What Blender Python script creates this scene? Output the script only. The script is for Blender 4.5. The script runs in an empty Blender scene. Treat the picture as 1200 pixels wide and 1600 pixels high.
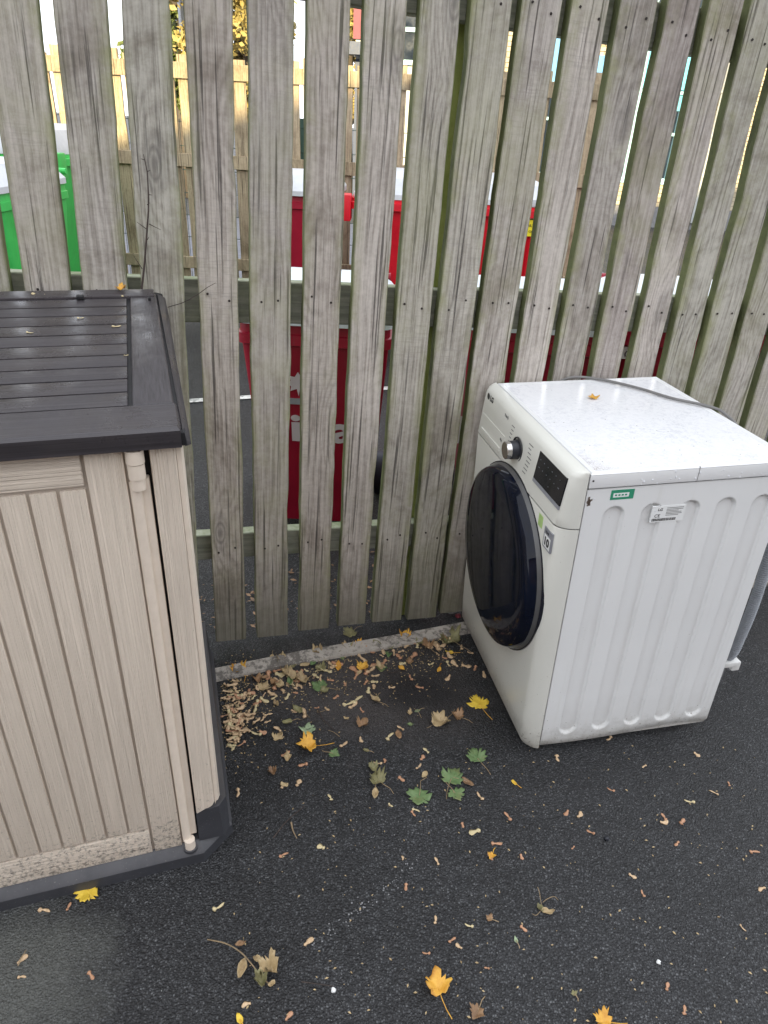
import bpy, bmesh, math, random
import numpy as np
from mathutils import Vector, Matrix

S = bpy.context.scene
COL = S.collection
PI = math.pi
random.seed(7)

# ------------------------------------------------------------------ camera
F_PX, PITCH, ROLL, CAM_H = 1076.727, 0.511, 0.053, 1.483
CF = Vector((0, math.cos(PITCH), -math.sin(PITCH)))
_U = Vector((0, math.sin(PITCH), math.cos(PITCH)))
_R = Vector((1, 0, 0))
CR = math.cos(ROLL) * _R + math.sin(ROLL) * _U
CU = -math.sin(ROLL) * _R + math.cos(ROLL) * _U
cd = bpy.data.cameras.new('camera')
cam = bpy.data.objects.new('camera', cd)
COL.objects.link(cam)
m = Matrix.Identity(4)
for i in range(3):
    m[i][0], m[i][1], m[i][2] = CR[i], CU[i], -CF[i]
m[2][3] = CAM_H
cam.matrix_world = m
cd.sensor_fit = 'HORIZONTAL'
cd.sensor_width = 36
cd.lens = 36 * F_PX / 1200
cd.clip_start = 0.02
cd.clip_end = 600
S.camera = cam

# ------------------------------------------------------------------ sky, sun, exposure
SUN_EL, SUN_AZ = math.radians(15), math.radians(4)      # sun stands behind the camera
w = bpy.data.worlds.new('World')
S.world = w
w.use_nodes = True
nt = w.node_tree
nt.nodes.clear()
out = nt.nodes.new('ShaderNodeOutputWorld')
bg = nt.nodes.new('ShaderNodeBackground')
sky = nt.nodes.new('ShaderNodeTexSky')
sky.sky_type = 'NISHITA'
sky.sun_disc = False
sky.sun_elevation = SUN_EL
sky.sun_rotation = math.radians(180) + SUN_AZ
sky.air_density = 1.0
sky.dust_density = 1.5
sky.ozone_density = 1.0
tc = nt.nodes.new('ShaderNodeTexCoord')
cn = nt.nodes.new('ShaderNodeTexNoise')
cn.inputs['Scale'].default_value = 2.2
cn.inputs['Detail'].default_value = 6
mpg = nt.nodes.new('ShaderNodeMapping')
mpg.inputs['Scale'].default_value = (1, 1, 3)
cr = nt.nodes.new('ShaderNodeValToRGB')
cr.color_ramp.elements[0].position = .25
cr.color_ramp.elements[0].color = (.72, .72, .72, 1)
cr.color_ramp.elements[1].position = .6
cr.color_ramp.elements[1].color = (.96, .96, .96, 1)
mx = nt.nodes.new('ShaderNodeMixRGB')
mx.inputs[2].default_value = (9.3, 9.6, 10.2, 1)           # thin bright cloud
nt.links.new(tc.outputs['Generated'], mpg.inputs[0])
nt.links.new(mpg.outputs[0], cn.inputs['Vector'])
nt.links.new(cn.outputs['Fac'], cr.inputs[0])
nt.links.new(cr.outputs[0], mx.inputs[0])
nt.links.new(sky.outputs[0], mx.inputs[1])
nt.links.new(mx.outputs[0], bg.inputs[0])
bg.inputs[1].default_value = 0.10
nt.links.new(bg.outputs[0], out.inputs[0])

sl = bpy.data.lights.new('sun', 'SUN')
sl.energy = 4.5
sl.angle = math.radians(0.6)
sl.color = (1, .79, .45)
so = bpy.data.objects.new('sun', sl)
COL.objects.link(so)
sd = Vector((math.sin(SUN_AZ) * math.cos(SUN_EL), math.cos(SUN_AZ) * math.cos(SUN_EL), -math.sin(SUN_EL)))
so.rotation_euler = sd.to_track_quat('-Z', 'Y').to_euler()
so.location = (0, -6, 12)
S.view_settings.view_transform = 'Standard'
S.view_settings.look = 'None'
S.view_settings.gamma = 1
S.view_settings.use_curve_mapping = False
S.view_settings.exposure = 1.18


# ------------------------------------------------------------------ helpers
def ray(px, py):
    return CF + CR * ((px - 600) / F_PX) - CU * ((py - 800) / F_PX)


def at(px, py, z=0.0):
    d = ray(px, py)
    k = (z - CAM_H) / d.z
    return Vector((0, 0, CAM_H)) + d * k


def atd(px, py, y):
    d = ray(px, py)
    return Vector((0, 0, CAM_H)) + d * (y / d.y)


def empty(name, loc=(0, 0, 0), mat=None, **kw):
    o = bpy.data.objects.new(name, None)
    COL.objects.link(o)
    o.location = loc
    if mat is not None:
        o.matrix_world = mat
    o.empty_display_size = .05
    tag(o, **kw)
    return o


def tag(o, label=None, category=None, group=None, kind=None):
    if label: o['label'] = label
    if category: o['category'] = category
    if group: o['group'] = group
    if kind: o['kind'] = kind
    return o


def link(name, me, parent=None, loc=None, rot=None, **kw):
    o = bpy.data.objects.new(name, me)
    COL.objects.link(o)
    if parent is not None: o.parent = parent
    if loc is not None: o.location = loc
    if rot is not None: o.rotation_euler = rot
    tag(o, **kw)
    return o


def mesh(name, V, Fc, mats, smooth=False, mi=None):
    me = bpy.data.meshes.new(name)
    me.from_pydata([tuple(v) for v in V], [], Fc)
    for q in (mats if isinstance(mats, (list, tuple)) else [mats]):
        me.materials.append(q)
    if smooth:
        me.polygons.foreach_set('use_smooth', [True] * len(me.polygons))
    if mi is not None:
        me.polygons.foreach_set('material_index', mi)
    me.update()
    return me


def bm_mesh(name, bm, mats, smooth=False):
    me = bpy.data.meshes.new(name)
    bm.normal_update()
    bm.to_mesh(me)
    bm.free()
    for q in (mats if isinstance(mats, (list, tuple)) else [mats]):
        me.materials.append(q)
    if smooth:
        me.polygons.foreach_set('use_smooth', [True] * len(me.polygons))
    return me


def sharp(me, ang=35):
    """smooth shading with hard edges over an angle"""
    me.polygons.foreach_set('use_smooth', [True] * len(me.polygons))
    me.set_sharp_from_angle(angle=math.radians(ang))
    return me


def bm_box(bm, x0, x1, y0, y1, z0, z1, bev=0.0, seg=2):
    vs = [bm.verts.new((x, y, z)) for x in (x0, x1) for y in (y0, y1) for z in (z0, z1)]
    fs = [(0, 1, 3, 2), (4, 6, 7, 5), (0, 4, 5, 1), (2, 3, 7, 6), (0, 2, 6, 4), (1, 5, 7, 3)]
    F_ = [bm.faces.new([vs[i] for i in f]) for f in fs]
    if bev > 0:
        es = list({e for f in F_ for e in f.edges})
        bmesh.ops.bevel(bm, geom=es, offset=bev, segments=seg, affect='EDGES', profile=.6)


def box(name, x0, x1, y0, y1, z0, z1, mat_, parent=None, bev=0.0, **kw):
    bm = bmesh.new()
    bm_box(bm, x0, x1, y0, y1, z0, z1, bev)
    bmesh.ops.recalc_face_normals(bm, faces=bm.faces)
    me = bm_mesh(name, bm, mat_)
    if bev > 0: sharp(me, 40)
    return link(name, me, parent, **kw)


def bm_tube(bm, pts, rad, n=8, cap=True):
    pts = [Vector(q) for q in pts]
    rings = []
    prev = None
    for i, q in enumerate(pts):
        a = pts[max(i - 1, 0)]
        b = pts[min(i + 1, len(pts) - 1)]
        t = (b - a).normalized()
        if prev is None:
            ref = Vector((0, 0, 1)) if abs(t.z) < .9 else Vector((1, 0, 0))
            u_ = t.cross(ref).normalized()
        else:
            u_ = (prev - t * prev.dot(t)).normalized()
        prev = u_
        v_ = t.cross(u_)
        r = rad[i] if isinstance(rad, (list, tuple)) else rad
        rings.append([bm.verts.new(q + (u_ * math.cos(2 * PI * k / n) + v_ * math.sin(2 * PI * k / n)) * r) for k in range(n)])
    for A, B_ in zip(rings, rings[1:]):
        for k in range(n):
            bm.faces.new((A[k], A[(k + 1) % n], B_[(k + 1) % n], B_[k]))
    if cap:
        bm.faces.new(rings[0][::-1])
        bm.faces.new(rings[-1])


def tube(name, pts, rad, mat_, parent=None, n=8, **kw):
    bm = bmesh.new()
    bm_tube(bm, pts, rad, n)
    bmesh.ops.recalc_face_normals(bm, faces=bm.faces)
    return link(name, sharp(bm_mesh(name, bm, mat_), 60), parent, **kw)


def spline(P, n=8):
    P = [Vector(q) for q in P]
    Q = [P[0] * 2 - P[1]] + P + [P[-1] * 2 - P[-2]]
    R_ = []
    for i in range(1, len(Q) - 2):
        a, b, c, d = Q[i - 1:i + 3]
        for k in range(n):
            t = k / n
            R_.append(.5 * ((2 * b) + (c - a) * t + (2 * a - 5 * b + 4 * c - d) * t * t + (3 * b - a - 3 * c + d) * t ** 3))
    R_.append(P[-1])
    return R_


def loft(name, loops, mat_, cap=(True, True), close=True):
    """loops: list of equal-length vertex loops"""
    V, Fc = [], []
    n = len(loops[0])
    for L in loops: V += [tuple(q) for q in L]
    for j in range(len(loops) - 1):
        for k in range(n if close else n - 1):
            a = j * n + k
            b = j * n + (k + 1) % n
            Fc.append((a, b, b + n, a + n))
    if cap[0]: Fc.append(tuple(range(n))[::-1])
    if cap[1]: Fc.append(tuple(range((len(loops) - 1) * n, len(loops) * n)))
    bm = bmesh.new()
    me = mesh(name, V, Fc, mat_)
    bm.from_mesh(me)
    bmesh.ops.recalc_face_normals(bm, faces=bm.faces)
    bm.to_mesh(me)
    bm.free()
    return me


def rrect(x0, x1, y0, y1, z, r=.03, n=4):
    L = []
    for cx, cy, a0 in ((x1 - r, y0 + r, -PI / 2), (x1 - r, y1 - r, 0), (x0 + r, y1 - r, PI / 2), (x0 + r, y0 + r, PI)):
        for k in range(n + 1):
            a = a0 + PI / 2 * k / n
            L.append((cx + r * math.cos(a), cy + r * math.sin(a), z))
    return L


FONT = None


def text_mesh(name, s, size, mat_, extrude=0.0006, spacing=1.0, bold=0.0):
    c = bpy.data.curves.new(name, 'FONT')
    c.body = s
    c.size = size
    c.extrude = extrude
    c.space_character = spacing
    c.offset = bold
    c.resolution_u = 3
    c.align_x = 'LEFT'
    o = bpy.data.objects.new(name, c)
    COL.objects.link(o)
    dg = bpy.context.evaluated_depsgraph_get()
    me = bpy.data.meshes.new_from_object(o.evaluated_get(dg))
    bpy.data.objects.remove(o)
    bpy.data.curves.remove(c)
    me.materials.clear()
    me.materials.append(mat_)
    me.name = name
    return me


# ------------------------------------------------------------------ material helpers
class NB:
    """tiny node builder"""

    def __init__(self, name):
        self.m = bpy.data.materials.new(name)
        self.m.use_nodes = True
        self.t = self.m.node_tree
        self.b = self.t.nodes['Principled BSDF']
        self.o = self.t.nodes['Material Output']

    def n(self, typ, **kw):
        q = self.t.nodes.new(typ)
        for k, v in kw.items():
            if hasattr(q, k) and k not in ('Scale',):
                setattr(q, k, v)
        return q

    def l(self, a, b): self.t.links.new(a, b)

    def coord(self, kind='Object', scale=(1, 1, 1), rnd=0.0, loc=(0, 0, 0)):
        tc_ = self.n('ShaderNodeTexCoord')
        mp = self.n('ShaderNodeMapping')
        mp.inputs['Scale'].default_value = scale
        mp.inputs['Location'].default_value = loc
        src = tc_.outputs[kind]
        if rnd:
            oi = self.n('ShaderNodeObjectInfo')
            mu = self.n('ShaderNodeVectorMath', operation='MULTIPLY_ADD')
            cx = self.n('ShaderNodeCombineXYZ')
            m1 = self.n('ShaderNodeMath', operation='MULTIPLY')
            m1.inputs[1].default_value = rnd
            m2 = self.n('ShaderNodeMath', operation='MULTIPLY')
            m2.inputs[1].default_value = rnd * 3.7
            self.l(oi.outputs['Random'], m1.inputs[0])
            self.l(oi.outputs['Random'], m2.inputs[0])
            self.l(m1.outputs[0], cx.inputs[0])
            self.l(m2.outputs[0], cx.inputs[2])
            mu.inputs[1].default_value = (1, 1, 1)
            self.l(src, mu.inputs[0])
            self.l(cx.outputs[0], mu.inputs[2])
            src = mu.outputs[0]
        self.l(src, mp.inputs[0])
        return mp.outputs[0]

    def noise(self, v, scale=5, detail=4, rough=.6, dist=0):
        q = self.n('ShaderNodeTexNoise')
        q.inputs['Scale'].default_value = scale
        q.inputs['Detail'].default_value = detail
        q.inputs['Roughness'].default_value = rough
        q.inputs['Distortion'].default_value = dist
        self.l(v, q.inputs['Vector'])
        return q.outputs['Fac']

    def vor(self, v, scale=5, feature='F1', out='Distance', rand=1.0):
        q = self.n('ShaderNodeTexVoronoi', feature=feature)
        q.inputs['Scale'].default_value = scale
        q.inputs['Randomness'].default_value = rand
        self.l(v, q.inputs['Vector'])
        return q.outputs[out]

    def ramp(self, f, stops, interp='LINEAR'):
        q = self.n('ShaderNodeValToRGB')
        q.color_ramp.interpolation = interp
        e = q.color_ramp.elements
        while len(e) < len(stops): e.new(.5)
        for i, (p_, c) in enumerate(stops):
            e[i].position = p_
            if not isinstance(c, (tuple, list)): c = (c, c, c)
            e[i].color = (c[0], c[1], c[2], 1)
        self.l(f, q.inputs[0])
        return q.outputs[0]

    def mix(self, a, b, f, mode='MIX'):
        q = self.n('ShaderNodeMixRGB', blend_type=mode)
        for i, s in ((0, f), (1, a), (2, b)):
            if isinstance(s, (int, float)):
                q.inputs[i].default_value = s if i == 0 else (s, s, s, 1)
            elif isinstance(s, (tuple, list)):
                q.inputs[i].default_value = (s[0], s[1], s[2], 1)
            else:
                self.l(s, q.inputs[i])
        return q.outputs[0]

    def math(self, op, a, b=0.0, clamp=False):
        q = self.n('ShaderNodeMath', operation=op)
        q.use_clamp = clamp
        for i, s in ((0, a), (1, b)):
            if isinstance(s, (int, float)): q.inputs[i].default_value = s
            else: self.l(s, q.inputs[i])
        return q.outputs[0]

    def sep(self, v):
        q = self.n('ShaderNodeSeparateXYZ')
        self.l(v, q.inputs[0])
        return q.outputs

    def color(self, c):
        if isinstance(c, (tuple, list)): self.b.inputs['Base Color'].default_value = (*c[:3], 1)
        else: self.l(c, self.b.inputs['Base Color'])

    def rough(self, r):
        if isinstance(r, (int, float)): self.b.inputs['Roughness'].default_value = r
        else: self.l(r, self.b.inputs['Roughness'])

    def bump(self, h, strength=.5, dist=.002, prev=None):
        q = self.n('ShaderNodeBump')
        q.inputs['Strength'].default_value = strength
        q.inputs['Distance'].default_value = dist
        self.l(h, q.inputs['Height'])
        if prev is not None: self.l(prev, q.inputs['Normal'])
        self.l(q.outputs[0], self.b.inputs['Normal'])
        return q.outputs[0]


def plain(name, col, rough=.5, metal=0.0, var=.12, scale=30, spec=.5, coat=0.0):
    b = NB(name)
    v = b.coord('Object')
    f = b.noise(v, scale, 5, .65)
    lo = tuple(c * (1 - var) for c in col)
    hi = tuple(min(1, c * (1 + var)) for c in col)
    b.color(b.ramp(f, [(.3, lo), (.7, hi)]))
    b.rough(b.ramp(f, [(.3, max(0, rough - .06)), (.7, min(1, rough + .08))]))
    b.b.inputs['Metallic'].default_value = metal
    b.b.inputs['Specular IOR Level'].default_value = spec
    b.b.inputs['Coat Weight'].default_value = coat
    return b.m


def wood(name, tones, green=.5, damp_shade=True, sat=1.0):
    """weathered sawn softwood; grain runs along local z; x is across the board"""
    b = NB(name)
    v0 = b.coord('Object', rnd=23.0)
    raw = b.n('ShaderNodeTexCoord').outputs['Object']
    # domain warp so that the grain flows round knots
    kv = b.n('ShaderNodeMapping')
    kv.inputs['Scale'].default_value = (6.5, 0.01, 2.6)
    b.l(v0, kv.inputs[0])
    knot = b.vor(kv.outputs[0], 1.0, 'F1')                         # distance to knot centre
    kn = b.ramp(knot, [(0.0, 1.0), (.13, .8), (.42, 0.0)])
    wn = b.n('ShaderNodeTexNoise')
    wn.inputs['Scale'].default_value = 3.0
    wn.inputs['Detail'].default_value = 3
    sc = b.n('ShaderNodeMapping')
    sc.inputs['Scale'].default_value = (2.2, 1, .42)
    b.l(v0, sc.inputs[0])
    b.l(sc.outputs[0], wn.inputs['Vector'])
    xyz = b.sep(v0)
    # ring field: across-board distance warped by slow noise and knots
    ringf = b.math('ADD', b.math('MULTIPLY', xyz[0], 11.0), b.math('MULTIPLY', wn.outputs['Fac'], 2.3))
    ringf = b.math('ADD', ringf, b.math('MULTIPLY', kn, .75))
    fine = b.n('ShaderNodeMapping')
    fine.inputs['Scale'].default_value = (170, 60, 3.2)
    b.l(v0, fine.inputs[0])
    fib = b.noise(fine.outputs[0], 1, 5, .7)
    fine2 = b.n('ShaderNodeMapping')
    fine2.inputs['Scale'].default_value = (420, 160, 11)
    b.l(v0, fine2.inputs[0])
    fib2 = b.noise(fine2.outputs[0], 1, 3, .7)
    saw = b.math('SINE', b.math('ADD', b.math('MULTIPLY', ringf, 24.0), b.math('MULTIPLY', fib, 3.2)))
    saw = b.math('ADD', b.math('MULTIPLY', saw, .5), .5)
    rings = b.ramp(saw, [(.0, .0), (.55, .8), (1, 1.0)])
    blot = b.noise(v0, 3.2, 6, .7, .4)
    mott = b.noise(v0, 55, 5, .75)
    tone = b.math('ADD', b.math('MULTIPLY', fib, .62), b.math('MULTIPLY', rings, .085))
    tone = b.math('ADD', tone, b.math('MULTIPLY', blot, .38))
    tone = b.math('ADD', tone, b.math('MULTIPLY', mott, .30))
    tone = b.math('SUBTRACT', tone, .17)
    col = b.ramp(tone, [(.27, tones[0]), (.45, tones[1]), (.58, tones[2]), (.78, tones[3])])
    # per-board tint
    oi = b.n('ShaderNodeObjectInfo')
    tint = b.ramp(oi.outputs['Random'], [(0, (.80, .78, .74)), (.2, (1.06, 1.03, 1.0)), (.45, (.93, .94, .86)), (.7, (1.10, 1.06, 1.02)), (.85, (.88, .83, .82)), (1, (1.04, 1.0, .93))])
    col = b.mix(col, tint, .9, 'MULTIPLY')
    # fine dark checks
    chk = b.n('ShaderNodeMapping')
    chk.inputs['Scale'].default_value = (95, 40, 1.7)
    b.l(v0, chk.inputs[0])
    ck = b.noise(chk.outputs[0], 1, 4, .55)
    ckm = b.ramp(ck, [(.585, 0.0), (.65, .8)])
    col = b.mix(col, tuple(c * .38 for c in tones[0]), ckm)
    # knots
    kd = b.ramp(knot, [(.0, 1.0), (.035, .7), (.06, .25), (.085, .8), (.11, .2), (.14, .42), (.20, 0)])
    gate = b.ramp(b.vor(kv.outputs[0], 1.0, 'F1', 'Color'), [(.50, 0), (.55, .8)])
    kd = b.mix(0.0, kd, gate)
    stain = b.noise(v0, 1.7, 6, .72, .8)
    col = b.mix(col, b.ramp(stain, [(.36, (.62, .60, .57)), (.47, (.97, .97, .97)), (.62, (1.0, 1.0, 1.0)), (.75, (1.14, 1.12, 1.08))]), .9, 'MULTIPLY')
    # faint cross marks left by the saw
    sw = b.n('ShaderNodeMapping')
    sw.inputs['Scale'].default_value = (14, 10, 240)
    sw.inputs['Rotation'].default_value = (0, .22, 0)
    b.l(v0, sw.inputs[0])
    swn = b.noise(sw.outputs[0], 1, 3, .6)
    swm = b.math('MULTIPLY', b.ramp(b.noise(v0, 2.6, 3, .5), [(.5, 0), (.62, 1)]), b.ramp(swn, [(.5, 0), (.62, .35)]))
    col = b.mix(col, tuple(c * .8 for c in tones[1]), swm)
    col = b.mix(col, tuple(c * .42 for c in tones[1]), kd)
    # algae: on the side faces and towards the edges, in clumps
    geo = b.n('ShaderNodeNewGeometry')
    g = b.noise(v0, 5.5, 6, .72, .3)
    if green > 0:
        gz = b.sep(raw)
        ax = b.math('ABSOLUTE', gz[0])
        edge = b.ramp(ax, [(.022, 0), (.052, 1.0)])
        gm = b.math('MULTIPLY', edge, b.ramp(g, [(.42, 0), (.62, .9)]))
        gsp = b.ramp(b.noise(v0, 1.6, 5, .7), [(.50, 0), (.72, .7)])
        gm = b.math('MULTIPLY', b.math('MAXIMUM', gm, gsp), green, True)
        col = b.mix(col, (.30, .31, .155), gm)
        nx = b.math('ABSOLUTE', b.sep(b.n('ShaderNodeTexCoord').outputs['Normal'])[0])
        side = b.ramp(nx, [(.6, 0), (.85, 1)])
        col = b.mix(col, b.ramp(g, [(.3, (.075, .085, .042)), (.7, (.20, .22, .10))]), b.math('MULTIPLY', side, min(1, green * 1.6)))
    if damp_shade:  # lower ends darkened: damp, plus shade near machine and box put into colour
        zz = b.sep(raw)[2]
        dm = b.ramp(b.math('ADD', zz, b.math('MULTIPLY', b.math('SUBTRACT', g, .5), .35)), [(.02, .62), (.12, .42), (.34, 0)])
        col = b.mix(col, (.075, .072, .06), dm)
        gr2 = b.ramp(b.math('ADD', zz, b.math('MULTIPLY', g, .5)), [(.25, .5), (.6, 0)])
        col = b.mix(col, (.20, .20, .13), b.math('MULTIPLY', gr2, .6))
    hs = b.n('ShaderNodeHueSaturation')
    hs.inputs['Saturation'].default_value = sat
    b.l(col, hs.inputs['Color'])
    b.color(hs.outputs[0])
    b.rough(.88)
    b.b.inputs['Specular IOR Level'].default_value = .25
    h = b.math('ADD', b.math('MULTIPLY', fib, .9), b.math('MULTIPLY', fib2, .5))
    h = b.math('ADD', h, b.math('MULTIPLY', rings, .18))
    h = b.math('SUBTRACT', h, b.math('MULTIPLY', ckm, .9))
    h = b.math('SUBTRACT', h, b.math('MULTIPLY', kd, .5))
    b.bump(h, .95, .0028)
    return b.m


M = {}
M['wood'] = wood('weathered_wood', [(.165, .148, .134), (.355, .330, .304), (.505, .478, .448), (.66, .635, .60)], green=.8)
M['wood_far'] = wood('newer_fence_wood', [(.18, .14, .095), (.37, .30, .21), (.49, .41, .29), (.62, .53, .38)], green=.15, damp_shade=False)
M['wood_rail'] = wood('mossy_rail_wood', [(.05, .055, .035), (.105, .115, .075), (.16, .17, .115), (.22, .225, .165)], green=0, damp_shade=False)


def rail_mat():
    b = NB('green_algae_rail')
    v = b.coord('Object', (2.2, 40, 40), rnd=9)
    f = b.noise(v, 1.5, 6, .7)
    v2 = b.coord('Object', (1, 1, 1), rnd=5)
    g = b.noise(v2, 7, 6, .75)
    c = b.ramp(f, [(.3, (.12, .122, .10)), (.5, (.23, .235, .19)), (.7, (.34, .34, .28))])
    c = b.mix(c, (.13, .155, .075), b.ramp(g, [(.45, 0), (.7, .6)]))
    nz = b.sep(b.n('ShaderNodeTexCoord').outputs['Normal'])[2]
    c = b.mix(c, b.ramp(g, [(.35, (.16, .21, .08)), (.6, (.42, .44, .34))]), b.ramp(nz, [(.6, 0), (.8, .9)]))  # top faces paler: light along the rail's upper edge painted into the green
    b.color(c)
    b.rough(.9)
    b.bump(b.math('ADD', f, g), .6, .002)
    return b.m


M['rail'] = rail_mat()


def post_mat():
    b = NB('green_algae_post')
    v = b.coord('Object', (40, 40, 2.2))
    f = b.noise(v, 1.5, 6, .7)
    v2 = b.coord('Object')
    g = b.noise(v2, 9, 6, .75)
    c = b.ramp(f, [(.3, (.20, .25, .06)), (.7, (.38, .44, .13))])
    c = b.mix(c, (.42, .48, .17), b.ramp(g, [(.4, 0), (.65, .7)]))
    b.color(c)
    b.rough(.9)
    b.bump(b.math('ADD', f, g), .6, .002)
    return b.m


M['post'] = post_mat()
M['nail'] = plain('rusty_nail_head', (.025, .018, .015), .7)


def asphalt(name, base=1.0, patches=True):
    b = NB(name)
    v = b.coord('Object')
    wv = b.n('ShaderNodeVectorMath', operation='MULTIPLY_ADD')
    wno = b.n('ShaderNodeTexNoise')
    wno.inputs['Scale'].default_value = 60
    b.l(v, wno.inputs['Vector'])
    wv.inputs[1].default_value = (.006, .006, .006)
    b.l(wno.outputs['Color'], wv.inputs[0])
    b.l(v, wv.inputs[2])
    vv = wv.outputs[0]
    s1 = b.vor(vv, 215, 'F1')
    s1c = b.vor(vv, 215, 'F1', 'Color')
    s2 = b.vor(vv, 420, 'F1')
    s2c = b.vor(vv, 420, 'F1', 'Color')
    s3 = b.vor(vv, 95, 'F1')
    s3c = b.vor(vv, 95, 'F1', 'Color')
    r1 = b.sep(s1c)
    r2 = b.sep(s2c)
    r3 = b.sep(s3c)
    k = base * 1.25
    col = b.ramp(r1[0], [(0, (.010 * k, .0102 * k, .0115 * k)), (.5, (.026 * k, .027 * k, .029 * k)), (.8, (.060 * k, .062 * k, .066 * k)), (.97, (.13 * k, .135 * k, .14 * k))])
    col2 = b.ramp(r2[1], [(0, (.012 * k, .012 * k, .013 * k)), (.8, (.040 * k, .041 * k, .043 * k)), (.97, (.13 * k, .13 * k, .135 * k))])
    col = b.mix(col, col2, .42)
    # pale chippings and grit
    chip = b.math('MULTIPLY', b.ramp(r3[2], [(.93, 0), (.94, 1)]), b.ramp(s3, [(.22, 1), (.34, 0)]))
    col = b.mix(col, (.13, .145, .155), b.math('MULTIPLY', chip, .6))
    grit = b.math('MULTIPLY', b.ramp(r2[0], [(.988, 0), (.991, 1)]), b.ramp(s2, [(.3, 1), (.45, 0)]))
    col = b.mix(col, (.42, .42, .40), grit)
    gap = b.ramp(s1, [(.28, 0), (.55, 1)])
    col = b.mix(col, (.006, .006, .007), b.math('MULTIPLY', gap, .75))
    big = b.noise(v, 1.3, 5, .6)
    col = b.mix(col, b.ramp(big, [(.32, .68), (.68, 1.30)]), 1.0, 'MULTIPLY')
    mid = b.noise(v, 9, 6, .7)
    col = b.mix(col, b.ramp(mid, [(.35, .84), (.65, 1.14)]), 1.0, 'MULTIPLY')
    rgh = b.ramp(big, [(.35, .48), (.65, .66)])
    if patches:
        xy = b.sep(v)

        def spot(cx, cy, rx, ry, soft=.55):
            dx = b.math('DIVIDE', b.math('SUBTRACT', xy[0], cx), rx)
            dy = b.math('DIVIDE', b.math('SUBTRACT', xy[1], cy), ry)
            d = b.math('SQRT', b.math('ADD', b.math('MULTIPLY', dx, dx), b.math('MULTIPLY', dy, dy)))
            d = b.math('ADD', d, b.math('MULTIPLY', b.math('SUBTRACT', b.noise(v, 7, 5, .7), .5), 1.1))
            return b.ramp(d, [(soft, 1), (1.0, 0)])
        # silted, smoother grey patch in the corner
        P = at(30, 1510)
        s = spot(P.x - .06, P.y - .03, .30, .19, .45)
        col = b.mix(col, b.ramp(b.noise(v, 160, 4, .8), [(.3, (.05, .052, .046)), (.7, (.17, .175, .16))]), b.math('MULTIPLY', s, .75))
        P = at(575, 1075)
        s = spot(P.x, P.y, .42, .27, .35)
        # trodden dirt and silt between the storage box and the machine
        col = b.mix(col, b.ramp(b.noise(v, 90, 5, .8), [(.3, (.045, .039, .037)), (.7, (.115, .100, .095))]), b.math('MULTIPLY', s, .72))
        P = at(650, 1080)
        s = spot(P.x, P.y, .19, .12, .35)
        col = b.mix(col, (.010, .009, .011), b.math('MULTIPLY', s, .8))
    b.color(col)
    b.rough(rgh)
    b.b.inputs['Specular IOR Level'].default_value = .5
    h = b.math('SUBTRACT', 1.0, s1)
    h = b.math('ADD', h, b.math('MULTIPLY', b.math('SUBTRACT', 1.0, s2), .45))
    h = b.math('ADD', h, b.math('MULTIPLY', r1[1], .55))
    h = b.math('ADD', h, b.math('MULTIPLY', b.math('SUBTRACT', 1.0, s3), .35))
    b.bump(h, .9, .0048)
    return b.m


M['asphalt'] = asphalt('asphalt_near')
M['asphalt_far'] = asphalt('asphalt_bin_yard', 1.25, False)
M['road'] = plain('pale_road_sky_sheen', (.16, .165, .19), .75, scale=8, var=.2)  # lighter grey stands in for sky reflected on the wet road


def worn_white(name, base=(.50, .47, .40), under=(.06, .06, .058), keep=.5):
    b = NB(name)
    v = b.coord('Object')
    f = b.noise(v, 38, 8, .8)
    g = b.noise(v, 5, 4, .6)
    c = b.ramp(b.noise(v, 15, 6, .75), [(.3, tuple(x * .62 for x in base)), (.7, base)])
    wear = b.ramp(b.math('ADD', f, b.math('MULTIPLY', g, .5)), [(keep + .16, 0), (keep + .26, 1)])
    c = b.mix(c, under, b.math('MULTIPLY', wear, .85))
    b.color(c)
    b.rough(.85)
    b.bump(b.math('ADD', f, b.noise(v, 240, 3, .7)), .6, .002)
    return b.m


M['edging'] = worn_white('worn_pale_edging', (.50, .455, .40), (.10, .09, .08), .56)
M['white_paint'] = worn_white('white_road_paint', (.80, .80, .76), (.1, .1, .1), .62)


def shed_mat(name, col, vertical=True, dirt=True):
    b = NB(name)
    sc = (1, 1, 1)
    v0 = b.coord('Object', rnd=11)
    raw = b.n('ShaderNodeNewGeometry').outputs['Position']
    mp = b.n('ShaderNodeMapping')
    mp.inputs['Scale'].default_value = (380, 120, 2.6) if vertical else (2.6, 380, 380)
    b.l(v0, mp.inputs[0])
    f = b.noise(mp.outputs[0], 1.0, 3, .55, .25)
    f = b.ramp(f, [(.40, 0), (.60, 1)])
    n = b.noise(v0, 1.5, 4, .6)
    c = b.ramp(n, [(.3, tuple(x * .95 for x in col)), (.7, tuple(x * 1.05 for x in col))])
    c = b.mix(c, tuple(x * .80 for x in col), b.math('MULTIPLY', b.math('SUBTRACT', 1.0, f), .26))
    if dirt:
        z = b.sep(raw)[2]
        sp = b.noise(v0, 95, 6, .8)
        low = b.ramp(z, [(.03, .20), (.13, .15), (.16, .09), (.34, .03), (.6, 0)])
        d = b.ramp(b.math('ADD', sp, low), [(.66, 0), (.78, .8)])
        c = b.mix(c, (.11, .095, .075), d)
    b.color(c)
    b.rough(.62)
    b.b.inputs['Specular IOR Level'].default_value = .35
    b.bump(f, .9, .0015)
    return b.m


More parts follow.
